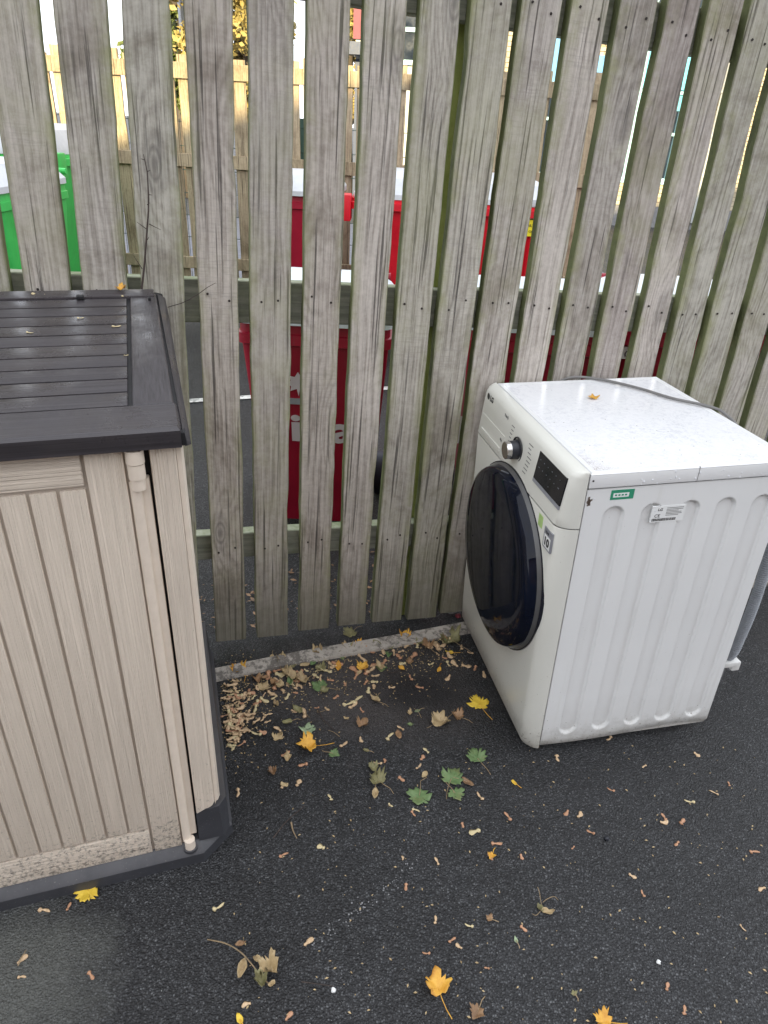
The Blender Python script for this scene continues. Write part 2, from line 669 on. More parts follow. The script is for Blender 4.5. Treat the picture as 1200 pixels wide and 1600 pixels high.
BE = (.72, .625, .52)
M['beige_v'] = shed_mat('beige_woodgrain_plastic', BE)
M['beige_h'] = shed_mat('beige_woodgrain_plastic_cross', BE, False)
M['beige'] = plain('beige_smooth_plastic', BE, .5, var=.05)
M['beige_dark'] = plain('beige_groove', (.46, .40, .34), .7, var=.05)


def lid_mat(name, axis):
    b = NB(name)
    v0 = b.coord('Object', rnd=9)
    mp = b.n('ShaderNodeMapping')
    mp.inputs['Scale'].default_value = (3.0, 260, 260) if axis == 'x' else (260, 3.0, 260)
    b.l(v0, mp.inputs[0])
    f = b.noise(mp.outputs[0], 1, 4, .6, .3)
    n = b.noise(v0, 6, 5, .65, .4)
    w_ = b.ramp(n, [(.45, 0), (.62, 1)])
    c = b.ramp(f, [(.3, (.028, .025, .028)), (.7, (.060, .054, .060))])
    c = b.mix(c, (.066, .056, .05), b.ramp(b.noise(v0, 3, 5, .7), [(.45, 0), (.75, .5)]))
    spk = b.ramp(b.noise(v0, 180, 3, .6), [(.72, 0), (.76, .35)])
    c = b.mix(c, (.20, .18, .155), spk)
    b.color(c)
    b.rough(b.mix(.46, .2, w_))
    b.bump(b.math('ADD', f, b.math('MULTIPLY', n, .4)), .5, .0012)
    return b.m


M['lid_x'] = lid_mat('dark_lid_plastic', 'x')
M['lid_y'] = lid_mat('dark_lid_plastic_side', 'y')
M['lid_gap'] = plain('dark_lid_groove', (.012, .012, .014), .6)


def plinth_mat():
    b = NB('dark_base_plastic')
    v = b.coord('Object')
    n = b.noise(v, 300, 3, .6)
    d = b.noise(v, 12, 6, .7)
    c = b.ramp(d, [(.35, (.035, .036, .042)), (.65, (.050, .052, .060))])
    nz = b.sep(b.n('ShaderNodeTexCoord').outputs['Normal'])[2]
    up_pale = b.math('MULTIPLY', b.ramp(nz, [(.2, 0), (.8, 1)]), b.ramp(d, [(.3, .35), (.7, .8)]))  # upward faces mixed paler, in patches
    c = b.mix(c, (.105, .103, .108), up_pale)
    sp = b.ramp(b.noise(v, 260, 2, .5), [(.70, 0), (.74, .4)])
    c = b.mix(c, (.3, .28, .25), sp)
    b.color(c)
    b.rough(.55)
    b.bump(n, .3, .0006)
    return b.m


M['plinth'] = plinth_mat()


def white_metal(name, col, rough=.28, speck=0.0, dirt_low=False, blotch=0.0):
    b = NB(name)
    v = b.coord('Object')
    n = b.noise(v, 4, 4, .6)
    c = b.ramp(n, [(.3, tuple(x * .97 for x in col)), (.7, tuple(min(1, x * 1.02) for x in col))])
    r = rough
    if blotch:
        q = b.noise(v, 85, 7, .8, .3)
        q2 = b.noise(v, 7, 4, .6)
        qm = b.math('MULTIPLY', b.ramp(q, [(.40, blotch), (.52, 0)]), b.ramp(q2, [(.35, .25), (.6, 1)]))
        c = b.mix(c, (.50, .51, .56), qm)
        # brown grit gathered in the front right corner
        xy = b.sep(v)
        dd = b.math('ADD', b.math('MULTIPLY', b.math('SUBTRACT', xy[0], .02), 1.2), b.math('MULTIPLY', xy[1], .7))
        cg = b.math('MULTIPLY', b.ramp(dd, [(.0, 1), (.10, 0)]), b.ramp(b.noise(v, 260, 5, .8), [(.46, 0), (.56, .9)]))
        c = b.mix(c, (.27, .21, .17), cg)
    if speck:
        s = b.vor(v, 85, 'F1')
        sc_ = b.sep(b.vor(v, 85, 'F1', 'Color'))
        m1 = b.math('MULTIPLY', b.ramp(s, [(.08, 1), (.16, 0)]), b.ramp(sc_[0], [(1 - speck, 0), (1 - speck + .01, 1)]))
        c = b.mix(c, (.17, .15, .13), m1)
        s2 = b.ramp(b.noise(v, 170, 4, .7), [(.66, 0), (.74, .5)])
        c = b.mix(c, (.38, .36, .33), s2)
    if dirt_low:
        z = b.sep(v)[2]
        d = b.noise(v, 30, 6, .75)
        f = b.ramp(b.math('ADD', z, b.math('MULTIPLY', b.math('SUBTRACT', d, .5), .12)), [(.0, .75), (.03, .45), (.07, .12), (.16, 0)])
        c = b.mix(c, (.30, .285, .25), f)
        sp = b.ramp(b.math('ADD', b.noise(v, 130, 3, .6), b.ramp(z, [(.0, .14), (.10, .02), (.5, 0)])), [(.72, 0), (.76, .7)])
        c = b.mix(c, (.2, .18, .15), sp)
        # run marks and dull smears
        mp = b.n('ShaderNodeMapping')
        mp.inputs['Scale'].default_value = (46, 46, 2.2)
        b.l(v, mp.inputs[0])
        st = b.ramp(b.noise(mp.outputs[0], 1, 4, .6), [(.58, 0), (.72, .22)])
        c = b.mix(c, (.56, .55, .50), b.math('MULTIPLY', st, b.ramp(b.noise(v, 3, 3, .5), [(.4, .2), (.6, 1)])))
    b.color(c)
    b.rough(r)
    b.b.inputs['Specular IOR Level'].default_value = .5
    b.bump(b.noise(v, 9, 3, .5), .12, .003)
    return b.m


M['wm_side'] = white_metal('white_painted_steel', (.765, .772, .765), .33, dirt_low=True)
M['wm_front'] = white_metal('cream_white_plastic', (.675, .675, .62), .30, dirt_low=True)
M['wm_top'] = white_metal('white_top_dirty_wet', (.80, .805, .82), .22, speck=.16, blotch=.5)
M['wm_rim'] = white_metal('white_top_rim', (.76, .765, .765), .3)
M['glass_black'] = plain('tinted_door_glass', (.004, .006, .014), .05, spec=.22, var=.3)
M['panel_black'] = plain('black_gloss_display', (.010, .011, .014), .12, spec=.6, var=.2)
M['grey_ring'] = plain('grey_door_ring', (.10, .10, .10), .4, metal=.2)
M['navy_ring'] = plain('dark_door_rim', (.012, .013, .02), .2)
M['chrome'] = plain('brushed_knob_metal', (.62, .61, .60), .22, metal=1.0, var=.05)
M['knob_black'] = plain('knob_side_black', (.02, .022, .03), .35)
M['ink'] = plain('grey_print_ink', (.16, .16, .16), .5)
M['ink_dark'] = plain('dark_print_ink', (.03, .03, .03), .5)
M['ink_grey'] = plain('display_legend_ink', (.14, .145, .155), .5)
M['sticker_white'] = plain('white_sticker_paper', (.80, .81, .80), .5, var=.03)
M['sticker_green'] = plain('green_sticker_print', (.03, .27, .15), .5, var=.1)
M['sticker_lime'] = plain('lime_sticker_print', (.42, .60, .22), .5, var=.2)
M['sticker_grey'] = plain('silver_sticker_print', (.30, .31, .34), .4, metal=.2)
M['grey_cable'] = plain('grey_cable_rubber', (.17, .165, .16), .5)
M['hose'] = plain('grey_corrugated_hose', (.25, .265, .285), .5)
M['clip'] = plain('white_hose_clip', (.68, .68, .66), .5)
M['foot'] = plain('grey_foot_rubber', (.20, .20, .20), .7)
M['drop'] = plain('water_drop_film', (.80, .82, .85), .05, spec=.9)
M['chipped'] = plain('exposed_rust_chip', (.12, .09, .07), .7, var=.5, scale=200)
M['red'] = plain('red_bin_plastic', (.33, .003, .024), .42, var=.15, scale=4)
M['red_b'] = plain('bright_red_bin_plastic', (.68, .010, .025), .38, var=.1, scale=4)
M['green'] = plain('green_bin_plastic', (.05, .52, .10), .4, var=.1, scale=4)
M['pale_lid'] = plain('pale_faded_lid', (.62, .68, .72), .45, var=.14, scale=14)
M['grey_lid'] = plain('scuffed_grey_lid', (.56, .58, .60), .5, var=.12, scale=9)
M['white_print'] = plain('pinkish_white_print', (.62, .56, .58), .5, var=.04)
M['yellow_print'] = plain('yellow_label_print', (.85, .72, .03), .5, var=.04)
M['black_print'] = plain('black_print', (.02, .02, .02), .5)
M['tyre'] = plain('black_wheel_rubber', (.018, .022, .035), .6)
M['steel'] = plain('galvanised_steel', (.45, .46, .47), .45, metal=.7)
M['teal'] = plain('pale_blue_window_frame', (.36, .62, .68), .4, var=.05)
M['pane'] = plain('dark_reflective_pane', (.02, .032, .05), .08, spec=.8, var=.4, scale=3)
M['blue_panel'] = plain('blue_painted_panel', (.10, .32, .62), .5, var=.25, scale=10)
M['cyan_panel'] = plain('cyan_blind', (.13, .50, .66), .5, var=.2, scale=20)
M['maroon'] = plain('maroon_cladding', (.26, .06, .085), .6)
M['navy'] = plain('navy_canopy', (.05, .075, .14), .5)
M['pipe'] = plain('pale_grey_downpipe', (.50, .53, .53), .5, var=.14, scale=8)
M['mortar'] = plain('mortar', (.23, .20, .16), .9)
M['concrete'] = plain('grey_concrete', (.24, .24, .245), .85, var=.2, scale=20)
M['dark_metal'] = plain('dark_mesh_fence', (.03, .07, .055), .5)
M['roof'] = plain('slate_roof', (.07, .07, .08), .7)
M['lamp'] = plain('lamp_post_grey', (.42, .45, .50), .4, metal=.3)


def bin_mat(name, col):
    b = NB(name)
    v = b.coord('Object')
    mp = b.n('ShaderNodeMapping')
    mp.inputs['Scale'].default_value = (30, 30, 2.5)
    b.l(v, mp.inputs[0])
    st = b.noise(mp.outputs[0], 1, 5, .7)
    g = b.noise(v, 6, 6, .7)
    c = b.ramp(g, [(.3, tuple(x * .78 for x in col)), (.7, tuple(min(1, x * 1.12) for x in col))])
    c = b.mix(c, tuple(x * .55 + .03 for x in col), b.ramp(st, [(.55, 0), (.72, .6)]))
    sc_ = b.vor(v, 30, 'F1')
    c = b.mix(c, tuple(x * .6 + .16 for x in col), b.math('MULTIPLY', b.ramp(b.noise(v, 45, 6, .8, 1.5), [(.62, 0), (.68, .5)]), b.ramp(g, [(.45, 0), (.6, 1)])))
    b.color(c)
    b.rough(b.ramp(g, [(.3, .34), (.7, .52)]))
    b.bump(g, .2, .004)
    return b.m


M['red'] = bin_mat('red_bin_plastic', (.33, .003, .024))
M['red_b'] = bin_mat('bright_red_bin_plastic', (.68, .010, .025))
M['green'] = bin_mat('green_bin_plastic', (.05, .52, .10))


def brick_mat(name, a, c):
    b = NB(name)
    v = b.coord('Object')
    wn = b.vor(v, 9.0, 'F1', 'Color')
    f = b.noise(v, 40, 5, .7)
    col = b.mix(b.ramp(b.sep(wn)[0], [(0, a), (1, c)]), b.ramp(f, [(.3, .86), (.7, 1.08)]), 1, 'MULTIPLY')
    b.color(col)
    b.rough(.88)
    b.bump(f, .4, .002)
    return b.m


M['brick'] = brick_mat('cream_brick', (.47, .40, .27), (.58, .51, .37))
M['brick_red'] = brick_mat('brown_brick', (.28, .17, .12), (.40, .27, .19))


def leaf_mat(name, a, b_, c_=None, rough=.55):
    b = NB(name)
    v = b.coord('Object', rnd=7)
    f = b.noise(v, 55, 6, .7)
    g = b.noise(v, 18, 4, .6)
    col = b.mix(b.ramp(f, [(.3, a), (.7, b_)]), c_ or tuple(x * .4 for x in a), b.ramp(g, [(.5, 0), (.68, .7)]))
    b.color(col)
    b.rough(rough)
    b.bump(f, .4, .001)
    b.b.inputs['Subsurface Weight'].default_value = 0
    return b.m


M['l_yellow'] = leaf_mat('yellow_leaf', (.62, .40, .03), (.80, .58, .07), (.45, .20, .02))
M['l_orange'] = leaf_mat('orange_leaf', (.56, .27, .03), (.76, .45, .07), (.34, .11, .02))
M['l_brown'] = leaf_mat('brown_leaf', (.20, .11, .055), (.36, .22, .11), (.09, .05, .03))
M['l_tan'] = leaf_mat('tan_dry_leaf', (.34, .25, .13), (.50, .38, .21), (.16, .10, .05))
M['l_green'] = leaf_mat('green_leaf', (.085, .15, .05), (.16, .24, .10), (.20, .19, .08))
M['l_pale'] = leaf_mat('pale_green_leaf', (.22, .30, .17), (.34, .42, .26), (.16, .20, .10))
M['l_olive'] = leaf_mat('olive_dry_leaf', (.15, .14, .06), (.27, .25, .12), (.08, .07, .03))
M['seed'] = leaf_mat('tan_winged_seed', (.52, .35, .20), (.72, .54, .34), (.30, .16, .08))
M['seed_red'] = leaf_mat('reddish_winged_seed', (.42, .21, .12), (.58, .34, .20), (.20, .07, .04))
M['seed_pale'] = leaf_mat('pale_winged_seed', (.55, .45, .24), (.72, .62, .38), (.40, .28, .14))
M['twig'] = plain('dark_twig_bark', (.055, .040, .034), .8, var=.3, scale=60)
M['twig_tan'] = plain('tan_stem', (.26, .19, .11), .7, var=.3)
M['f_gold'] = leaf_mat('golden_foliage', (.34, .27, .08), (.50, .41, .15), (.17, .15, .05))
M['f_green'] = leaf_mat('green_foliage', (.09, .13, .03), (.18, .22, .06), (.04, .06, .02))
M['bark'] = plain('tree_bark', (.10, .085, .07), .9, var=.3, scale=20)

# ------------------------------------------------------------------ ground
FD0, FYAW, FLX, FLY = 1.833, .283, .033, .028
RZ = (.399, 1.130, 1.684)                       # lower/lower/lower reference heights read on the fence
FT = Vector((math.cos(FYAW), math.sin(FYAW), 0))
FN = Vector((-math.sin(FYAW), math.cos(FYAW), 0))       # away from the camera


def quad_sheet(name, pts, z, mat_, **kw):
    me = mesh(name, [(q[0], q[1], z) for q in pts], [tuple(range(len(pts)))], mat_)
    return link(name, me, None, **kw)


# yard in front of the fence, bin yard behind it, one sheet continuing to the horizon beneath
quad_sheet('ground', [(-300, -300), (300, -300), (300, 300), (-300, 300)], -.012, M['asphalt_far'], kind='structure')
fa = Vector((0, FD0, 0)) + FT * -9 + FN * .02
fb = Vector((0, FD0, 0)) + FT * 9 + FN * .02
quad_sheet('pavement', [(-9, -6), (9, -6), (fb.x, fb.y), (fa.x, fa.y)], 0.0, M['asphalt'], kind='structure')
quad_sheet('road', [(-60, 7.2), (2.6, 7.2), (2.6, 12.6), (-60, 12.6)], -.006, M['road'], kind='structure')

# pale worn edging strip along the fence
E0 = [(-.75, 1.497), (-.496, 1.590), (-.25, 1.685), (.02, 1.782), (.268, 1.872), (.8, 2.055), (1.516, 2.285), (2.8, 2.66)]
V, Fc = [], []
for i, (x, y) in enumerate(E0):
    j = .004 * random.uniform(-1, 1)
    V += [(x - .012, y - .054 + j, .0), (x - .012, y - .052 + j, .008), (x + .0, y + .006 + j, .010), (x, y + .009 + j, .0)]
for i in range(len(E0) - 1):
    for k in range(3):
        a = i * 4 + k
        Fc.append((a, a + 4, a + 5, a + 1))
link('edging_strip', mesh('edging_strip', V, Fc, M['edging']), kind='structure')

# painted bay line in the bin yard
a_, b_ = Vector((-1.35, 3.83)), Vector((.55, 4.50))
d_ = (b_ - a_).normalized()
n_ = Vector((-d_.y, d_.x)) * .03
quad_sheet('bay_line_marking', [a_ - n_, b_ - n_, b_ + n_, a_ + n_], -.004, M['white_paint'], kind='structure')

# ------------------------------------------------------------------ near fence
FM = Matrix(((FT.x, FN.x, FLX, 0), (FT.y, FN.y, FLY, FD0), (0, 0, 1, 0), (0, 0, 0, 1)))   # sheared by the fence's lean
# keep it a true rotation: x along, z up the lean
_z = Vector((FLX, FLY, 1)).normalized()
_x = (FT - _z * FT.dot(_z)).normalized()
_y = _z.cross(_x)
FM = Matrix(((_x.x, _y.x, _z.x, 0), (_x.y, _y.y, _z.y, FD0), (_x.z, _y.z, _z.z, 0), (0, 0, 0, 1)))
fence = empty('palisade_fence', mat=FM, label='tall weathered grey timber palisade fence standing behind the white machine', category='fence')

SL = [((-.932, -.918), (-.838, -.818)), ((-.809, -.789), (-.71, -.69)), ((-.682, -.661), (-.574, -.569)),
      ((-.531, -.541), (-.437, -.445)), ((-.404, -.416), (-.305, -.316)), ((-.268, -.289), (-.17, -.193)),
      ((-.14, -.163), (-.047, -.067)), ((-.021, -.038), (.08, .057)), ((.1, .082), (.204, .18)),
      ((.218, .204), (.333, .302)), ((.367, .326), (.455, .424)), ((.488, .452), (.578, .553)),
      ((.616, .573), (.711, .668)), ((.75, .695), (.835, .788)), ((.88, .812), (.981, .902)),
      ((1.007, .927), (1.110, 1.027)), ((1.140, 1.050), (1.235, 1.145))]
for k in range(6):
    o_ = 1.262 + k * .134
    SL.append(((o_, o_ - .09), (o_ + .098, o_ + .006)))
for k in range(3):
    o_ = -1.06 - k * .13
    SL.insert(0, ((o_, o_ + .012), (o_ + .098, o_ + .11)))


def slat_mesh(name, L, R_, z0, z1, th, mat_, rows=46, wob=.0016, rs=0):
    """board between the left line L=(bottom,top) and right line R_, centred on its own mid-line"""
    rg = random.Random(rs)
    cx = (L[0] + L[1] + R_[0] + R_[1]) / 4
    V, Fc = [], []
    b_ = .0025
    oL = oR = 0
    notch = rg.uniform(z0, z1), rg.choice((-1, 1)), rg.uniform(.03, .08)
    bow = rg.uniform(-.003, .003)
    for i in range(rows + 1):
        t = i / rows
        z = z0 + (z1 - z0) * t
        oL = oL * .75 + rg.gauss(0, wob * .55)
        oR = oR * .75 + rg.gauss(0, wob * .55)
        tt = (z - .03) / 1.72
        xl = L[0] + (L[1] - L[0]) * tt + oL - cx
        xr = R_[0] + (R_[1] - R_[0]) * tt + oR - cx
        g_ = math.exp(-((z - notch[0]) / notch[2]) ** 2) * .005
        if notch[1] < 0: xl += g_
        else: xr -= g_
        y = bow * math.sin(PI * t) + rg.gauss(0, .0002)
        zz = z + (rg.gauss(0, .002) if i in (0, rows) else 0)
        xm = (xl + xr) / 2
        V += [(xl + b_, y, zz), (xm, y + .0004, zz), (xr - b_, y, zz), (xr, y + b_, zz), (xr, y + th - b_, zz), (xr - b_, y + th, zz), (xl + b_, y + th, zz), (xl, y + th - b_, zz), (xl, y + b_, zz)]
    n = 9
    for i in range(rows):
        for k in range(n):
            a = i * n + k
            b = i * n + (k + 1) % n
            Fc.append((a, b, b + n, a + n))
    Fc.append(tuple(range(n))[::-1])
    Fc.append(tuple(range(rows * n, rows * n + n)))
    me = mesh(name, V, Fc, mat_)
    return sharp(me, 40), cx


nb = bmesh.new()
bmesh.ops.create_cone(nb, cap_ends=True, segments=8, radius1=.0032, radius2=.0026, depth=.0022)
bmesh.ops.rotate(nb, verts=nb.verts, matrix=Matrix.Rotation(PI / 2, 3, 'X'))
NAIL = bm_mesh('nail', nb, M['nail'])
TH = .033
bots = [.012, .010, .012, .03, .03, .03, .018, .017, .026, .027, .035, .032, .041, .04, .04, .04, .04]
for i, (L, R_) in enumerate(SL):
    z0 = bots[i] if i < len(bots) else .035
    me, cx = slat_mesh('slat', L, R_, z0, 1.93 + random.uniform(-.01, .01), TH, M['wood'], rs=100 + i)
    so_ = link('slat', me, fence, loc=(cx, 0, 0))
    for zr in RZ:
        zc = zr + (.045 if zr != 1.684 else .045)
        for sx in (-1, 1):
            tt = (zc - .03) / 1.72
            xc = ((L[0] + R_[0]) / 2 * (1 - tt) + (L[1] + R_[1]) / 2 * tt) - cx
            zc2 = {.399: .355, 1.130: 1.075, 1.684: 1.745}[zr]
            link('nail', NAIL, so_, loc=(xc + sx * random.uniform(.018, .027), -.0012, zc2 + random.uniform(-.014, .014)))
# rails behind the slats; heights given where the front plane showed them, corrected for their own depth
RAILS = [(.300, .385), (1.005, 1.112), (1.704, 1.80)]
for (za, zb) in RAILS:
    me = slat_mesh('rail', (0, 0), (zb - za, zb - za), -1.6, 2.4, .04, M['rail'], rows=40, wob=.0012, rs=int(za * 1000))[0]
    # the mesh runs along its z: turn it along the fence
    me.transform(Matrix.Rotation(PI / 2, 4, 'Y'))
    link('rail', me, fence, loc=(0, TH + .0008, (za + zb) / 2))
for s_ in (-1.70, .128, 1.95):
    me = slat_mesh('post', (0, 0), (.1, .1), -.03, 1.86, .075, M['post'], rows=30, rs=int(s_ * 10))[0]
    link('post', me, fence, loc=(s_, TH + .0425, 0))

# ------------------------------------------------------------------ far fence (same pattern, newer timber)
FFY = 5.74
ff = empty('palisade_fence', (0, FFY, 0), label='lower tan timber fence beyond the bins, its left top catching sunlight', category='fence')
SLM = []
for k in range(6):
    me, _c = slat_mesh('slat', (-.049, -.049), (.049, .049), .05, 1.86 + random.uniform(-.035, .02), .022, M['wood_far'], rows=14, wob=.001, rs=500 + k)
    SLM.append(me)
x = -4.4
k = 0
while x < 1.42:
    link('slat', SLM[k % 6], ff, loc=(x, .024, random.uniform(-.012, .012)))
    x += .128
    k += 1
for zc, h in ((1.755, .10), (1.185, .09), (.455, .09)):
    me = slat_mesh('rail', (0, 0), (h, h), -4.5, 1.46, .022, M['wood_far'], rows=30, wob=.001, rs=int(zc * 999))[0]
    me.transform(Matrix.Rotation(PI / 2, 4, 'Y'))
    link('rail', me, ff, loc=(0, 0, zc))
for xp in (-3.0, -1.0, 1.36):
    me = slat_mesh('post', (0, 0), (.09, .09), 0, 1.82, .09, M['wood_far'], rows=12, rs=9)[0]
    link('post', me, ff, loc=(xp, .048, 0))

# ------------------------------------------------------------------ bins
def wheelie_bin(loc, wd, dp, zr, H, body_m, lid_m, label, group, rz=0, txt=None):
    t = empty('wheelie_bin', loc, label=label, category='bin', group=group)
    t.rotation_euler.z = rz
    tw = wd * .78
    fb_, bb = .11, .0
    z0 = .06
    loops = []
    for f in (0, .12, .9, 1):
        k = f
        x0 = -(tw + (wd - .02 - tw) * k) / 2
        yf = .10 * (1 - k)
        yb = dp * (.72 + .24 * k)
        loops.append(rrect(x0, -x0, yf, yb, z0 + (zr - .07 - z0) * k, .035))
    me = loft('body', loops, body_m, (True, False))
    link('body', sharp(me, 35), t)
    # collar and rim
    L2 = [rrect(-wd / 2 + .012, wd / 2 - .012, -.004, dp - .035, zr - .075, .035), rrect(-wd / 2, wd / 2, -.014, dp - .02, zr - .07, .035),
          rrect(-wd / 2, wd / 2, -.014, dp - .02, zr - .035, .035), rrect(-wd / 2 + .006, wd / 2 - .006, -.008, dp - .026, zr - .032, .035),
          rrect(-wd / 2 + .008, wd / 2 - .008, -.006, dp - .03, zr, .035)]
    link('rim', sharp(loft('rim', L2, body_m), 35), t)
    ld = [rrect(-wd / 2 - .006, wd / 2 + .006, -.03, dp - .02, zr + .003, .05, 5), rrect(-wd / 2 - .006, wd / 2 + .006, -.03, dp - .02, zr + .03, .05, 5),
          rrect(-wd / 2 + .012, wd / 2 - .012, -.01, dp - .04, zr + .055, .05, 5), rrect(-wd / 2 + .06, wd / 2 - .06, .06, dp - .09, H - .006, .06, 5),
          rrect(-wd / 2 + .11, wd / 2 - .11, .12, dp - .14, H, .06, 5)]
    link('lid', sharp(loft('lid', ld, lid_m), 30), t)
    tube('handle', [(-wd / 2 + .02, dp + .02, zr + .055), (wd / 2 - .02, dp + .02, zr + .055)], .016, body_m, t)
    for sx in (-1, 1):
        bm = bmesh.new()
        bm_box(bm, sx * (wd / 2 - .06) - .015, sx * (wd / 2 - .06) + .015, dp - .06, dp + .03, zr - .03, zr + .06, .006)
        link('hinge_bracket', sharp(bm_mesh('hinge_bracket', bm, body_m), 40), t)
        bm = bmesh.new()
        prof = [(.0, .10), (.012, .10), (.02, .085), (.028, .06), (.03, .02), (.03, 0)]
        rings = []
        for (xx, rr) in [(-.028, 0.001), (-.028, .085), (-.02, .10), (.02, .10), (.028, .085), (.022, .05), (.022, .001)]:
            rings.append([(sx * (tw / 2 + .035) + xx, dp * .80 + rr * math.cos(a * PI / 10), .10 + rr * math.sin(a * PI / 10)) for a in range(20)])
        link('wheel', sharp(loft('wheel', rings, M['tyre'], (False, False)), 35), t)
    tube('axle', [(-tw / 2 - .03, dp * .80, .10), (tw / 2 + .03, dp * .80, .10)], .012, M['steel'], t)
    return t


def skip_bin(loc, wd, dp, zr, H, body_m, lid_m, label, group):
    """four-wheeled steel/plastic container"""
    t = empty('wheeled_container', loc, label=label, category='bin', group=group)
    loops = []
    z0 = .36
    for k in (0, .06, .5, 1):
        ins = .11 * (1 - k)
        loops.append(rrect(-wd / 2 + ins + .03, wd / 2 - ins - .03, .03 + ins * .9, dp - .03 - ins * .9, z0 + (zr - .06 - z0) * k - (.0 if k else .02), .08, 5))
    link('body', sharp(loft('body', loops, body_m, (True, False)), 35), t)
    L2 = [rrect(-wd / 2 + .03, wd / 2 - .03, .03, dp - .03, zr - .065, .07, 5), rrect(-wd / 2, wd / 2, 0, dp, zr - .06, .06, 5), rrect(-wd / 2, wd / 2, 0, dp, zr - .02, .06, 5),
          rrect(-wd / 2 + .02, wd / 2 - .02, .02, dp - .02, zr - .018, .06, 5), rrect(-wd / 2 + .02, wd / 2 - .02, .02, dp - .02, zr, .06, 5)]
    link('rim', sharp(loft('rim', L2, body_m), 35), t)
    ld = [rrect(-wd / 2 + .03, wd / 2 - .03, .015, dp - .02, zr + .002, .06, 5), rrect(-wd / 2 + .03, wd / 2 - .03, .02, dp - .02, zr + .03, .06, 5),
          rrect(-wd / 2 + .08, wd / 2 - .08, .10, dp - .08, H - .03, .08, 5), rrect(-wd / 2 + .15, wd / 2 - .15, .25, dp - .18, H, .1, 5)]
    link('lid', sharp(loft('lid', ld, lid_m), 30), t)
    for k in range(4):
        xr_ = -wd / 2 + wd * (k + .5) / 4
        box('lid_rib', xr_ - .016, xr_ + .016, .012, .09, zr + .004, zr + .045, lid_m, t, .005)
    for k in range(5):
        xr_ = -wd / 2 + .14 + (wd - .28) * k / 4
        bm = bmesh.new()
        vs = []
        for (yy, zz) in ((.026, zr - .08), (.016 + .055, .55)):
            for dx, dy in ((-.02, .02), (-.014, -.008), (.014, -.008), (.02, .02)):
                vs.append(bm.verts.new((xr_ + dx, yy + dy, zz)))
        for a in range(3): bm.faces.new((vs[a], vs[a + 1], vs[a + 5], vs[a + 4]))
        bm.faces.new(vs[4:]);
        bmesh.ops.recalc_face_normals(bm, faces=bm.faces)
        link('body_rib', sharp(bm_mesh('body_rib', bm, body_m), 30), t)
    for sx in (-1, 1):
        box('lifting_bracket', sx * (wd / 2 + .012) - .03, sx * (wd / 2 + .012) + .03, -.02, .11, zr - .13, zr + .02, body_m, t, .01)
        tube('trunnion', [(sx * (wd / 2), dp * .5, zr - .05), (sx * (wd / 2 + .05), dp * .5, zr - .05)], .02, M['steel'], t)
        for yy in (.2, dp - .2):
            xx0 = sx * (wd / 2 - .24)
            rings = []
            for (dx, rr) in [(-.02, .001), (-.02, .07), (-.013, .08), (.013, .08), (.02, .07), (.02, .001)]:
                rings.append([(xx0 + dx, yy + rr * math.cos(a * PI / 9), .08 + rr * math.sin(a * PI / 9)) for a in range(18)])
            c_ = link('castor', sharp(loft('castor', rings, M['tyre'], (False, False)), 35), t)
            box('castor_fork', xx0 - .03, xx0 + .03, yy - .03, yy + .03, .17, .345, M['steel'], c_, .006)
    return t


GB = 'red wheelie bins standing behind the fence'
binA = wheelie_bin((-.272, 2.36, -.01), .535, .62, .885, .985, M['red'], M['pale_lid'],
                   'lone red wheelie bin with pale lid and white lettering left of the green fence post', GB)
binB = wheelie_bin((.53, 2.42, -.01), .545, .62, .885, .985, M['red'], M['pale_lid'],
                   'red wheelie bin with pale lid directly behind the left half of the white machine', GB)
binC = wheelie_bin((1.11, 2.54, -.01), .545, .62, .90, 1.0, M['red'], M['pale_lid'],
                   'rightmost red wheelie bin, pale lidded, behind the right half of the white machine', GB)
binD = wheelie_bin((1.69, 2.66, -.01), .545, .62, .90, 1.0, M['red'], M['pale_lid'],
                   'red wheelie bin at the far right edge of the row behind the fence', GB) if False else None
binP = wheelie_bin((-.635, 4.6, -.01), .50, .75, 1.09, 1.21, M['red'], M['grey_lid'],
                   'dark crimson bin with scuffed white lid in the back row beside the wide red container', GB)
binQ = skip_bin((.33, 4.6, -.01), 1.30, .95, 1.095, 1.24, M['red_b'], M['grey_lid'],
                'wide bright red four-wheeled container with yellow label in the back row', 'wheeled containers in the back row')
binG = skip_bin((-2.76, 4.6, -.01), 1.30, .95, 1.235, 1.40, M['green'], M['grey_lid'],
                'wide bright green four-wheeled container with grey lid at the left', 'wheeled containers in the back row')
binH = wheelie_bin((-2.10, 3.35, -.01), .60, .75, 1.14, 1.26, M['green'], M['grey_lid'],
                   'green wheelie bin with grey lid in front of the wide green container', 'green wheelie bins')


def put_text(parent, s, size, mat_, loc, tilt=0.0, name='lettering', bold=0.0, spacing=1.0, roll=0, rz=0):
    me = text_mesh(name, s, size, mat_, .0008, spacing, bold)
    o = link(name, me, parent, loc=loc)
    o.rotation_euler = (PI / 2 + tilt, roll, rz)
    return o


# the bodies lean back towards their base: lettering follows the face
def face_tilt(zr): return math.atan2(.10, zr - .13)


tl = face_tilt(.885)


def on_face(z, zr): return .10 * (1 - (z - .06) / (zr - .07 - .06)) - .0035


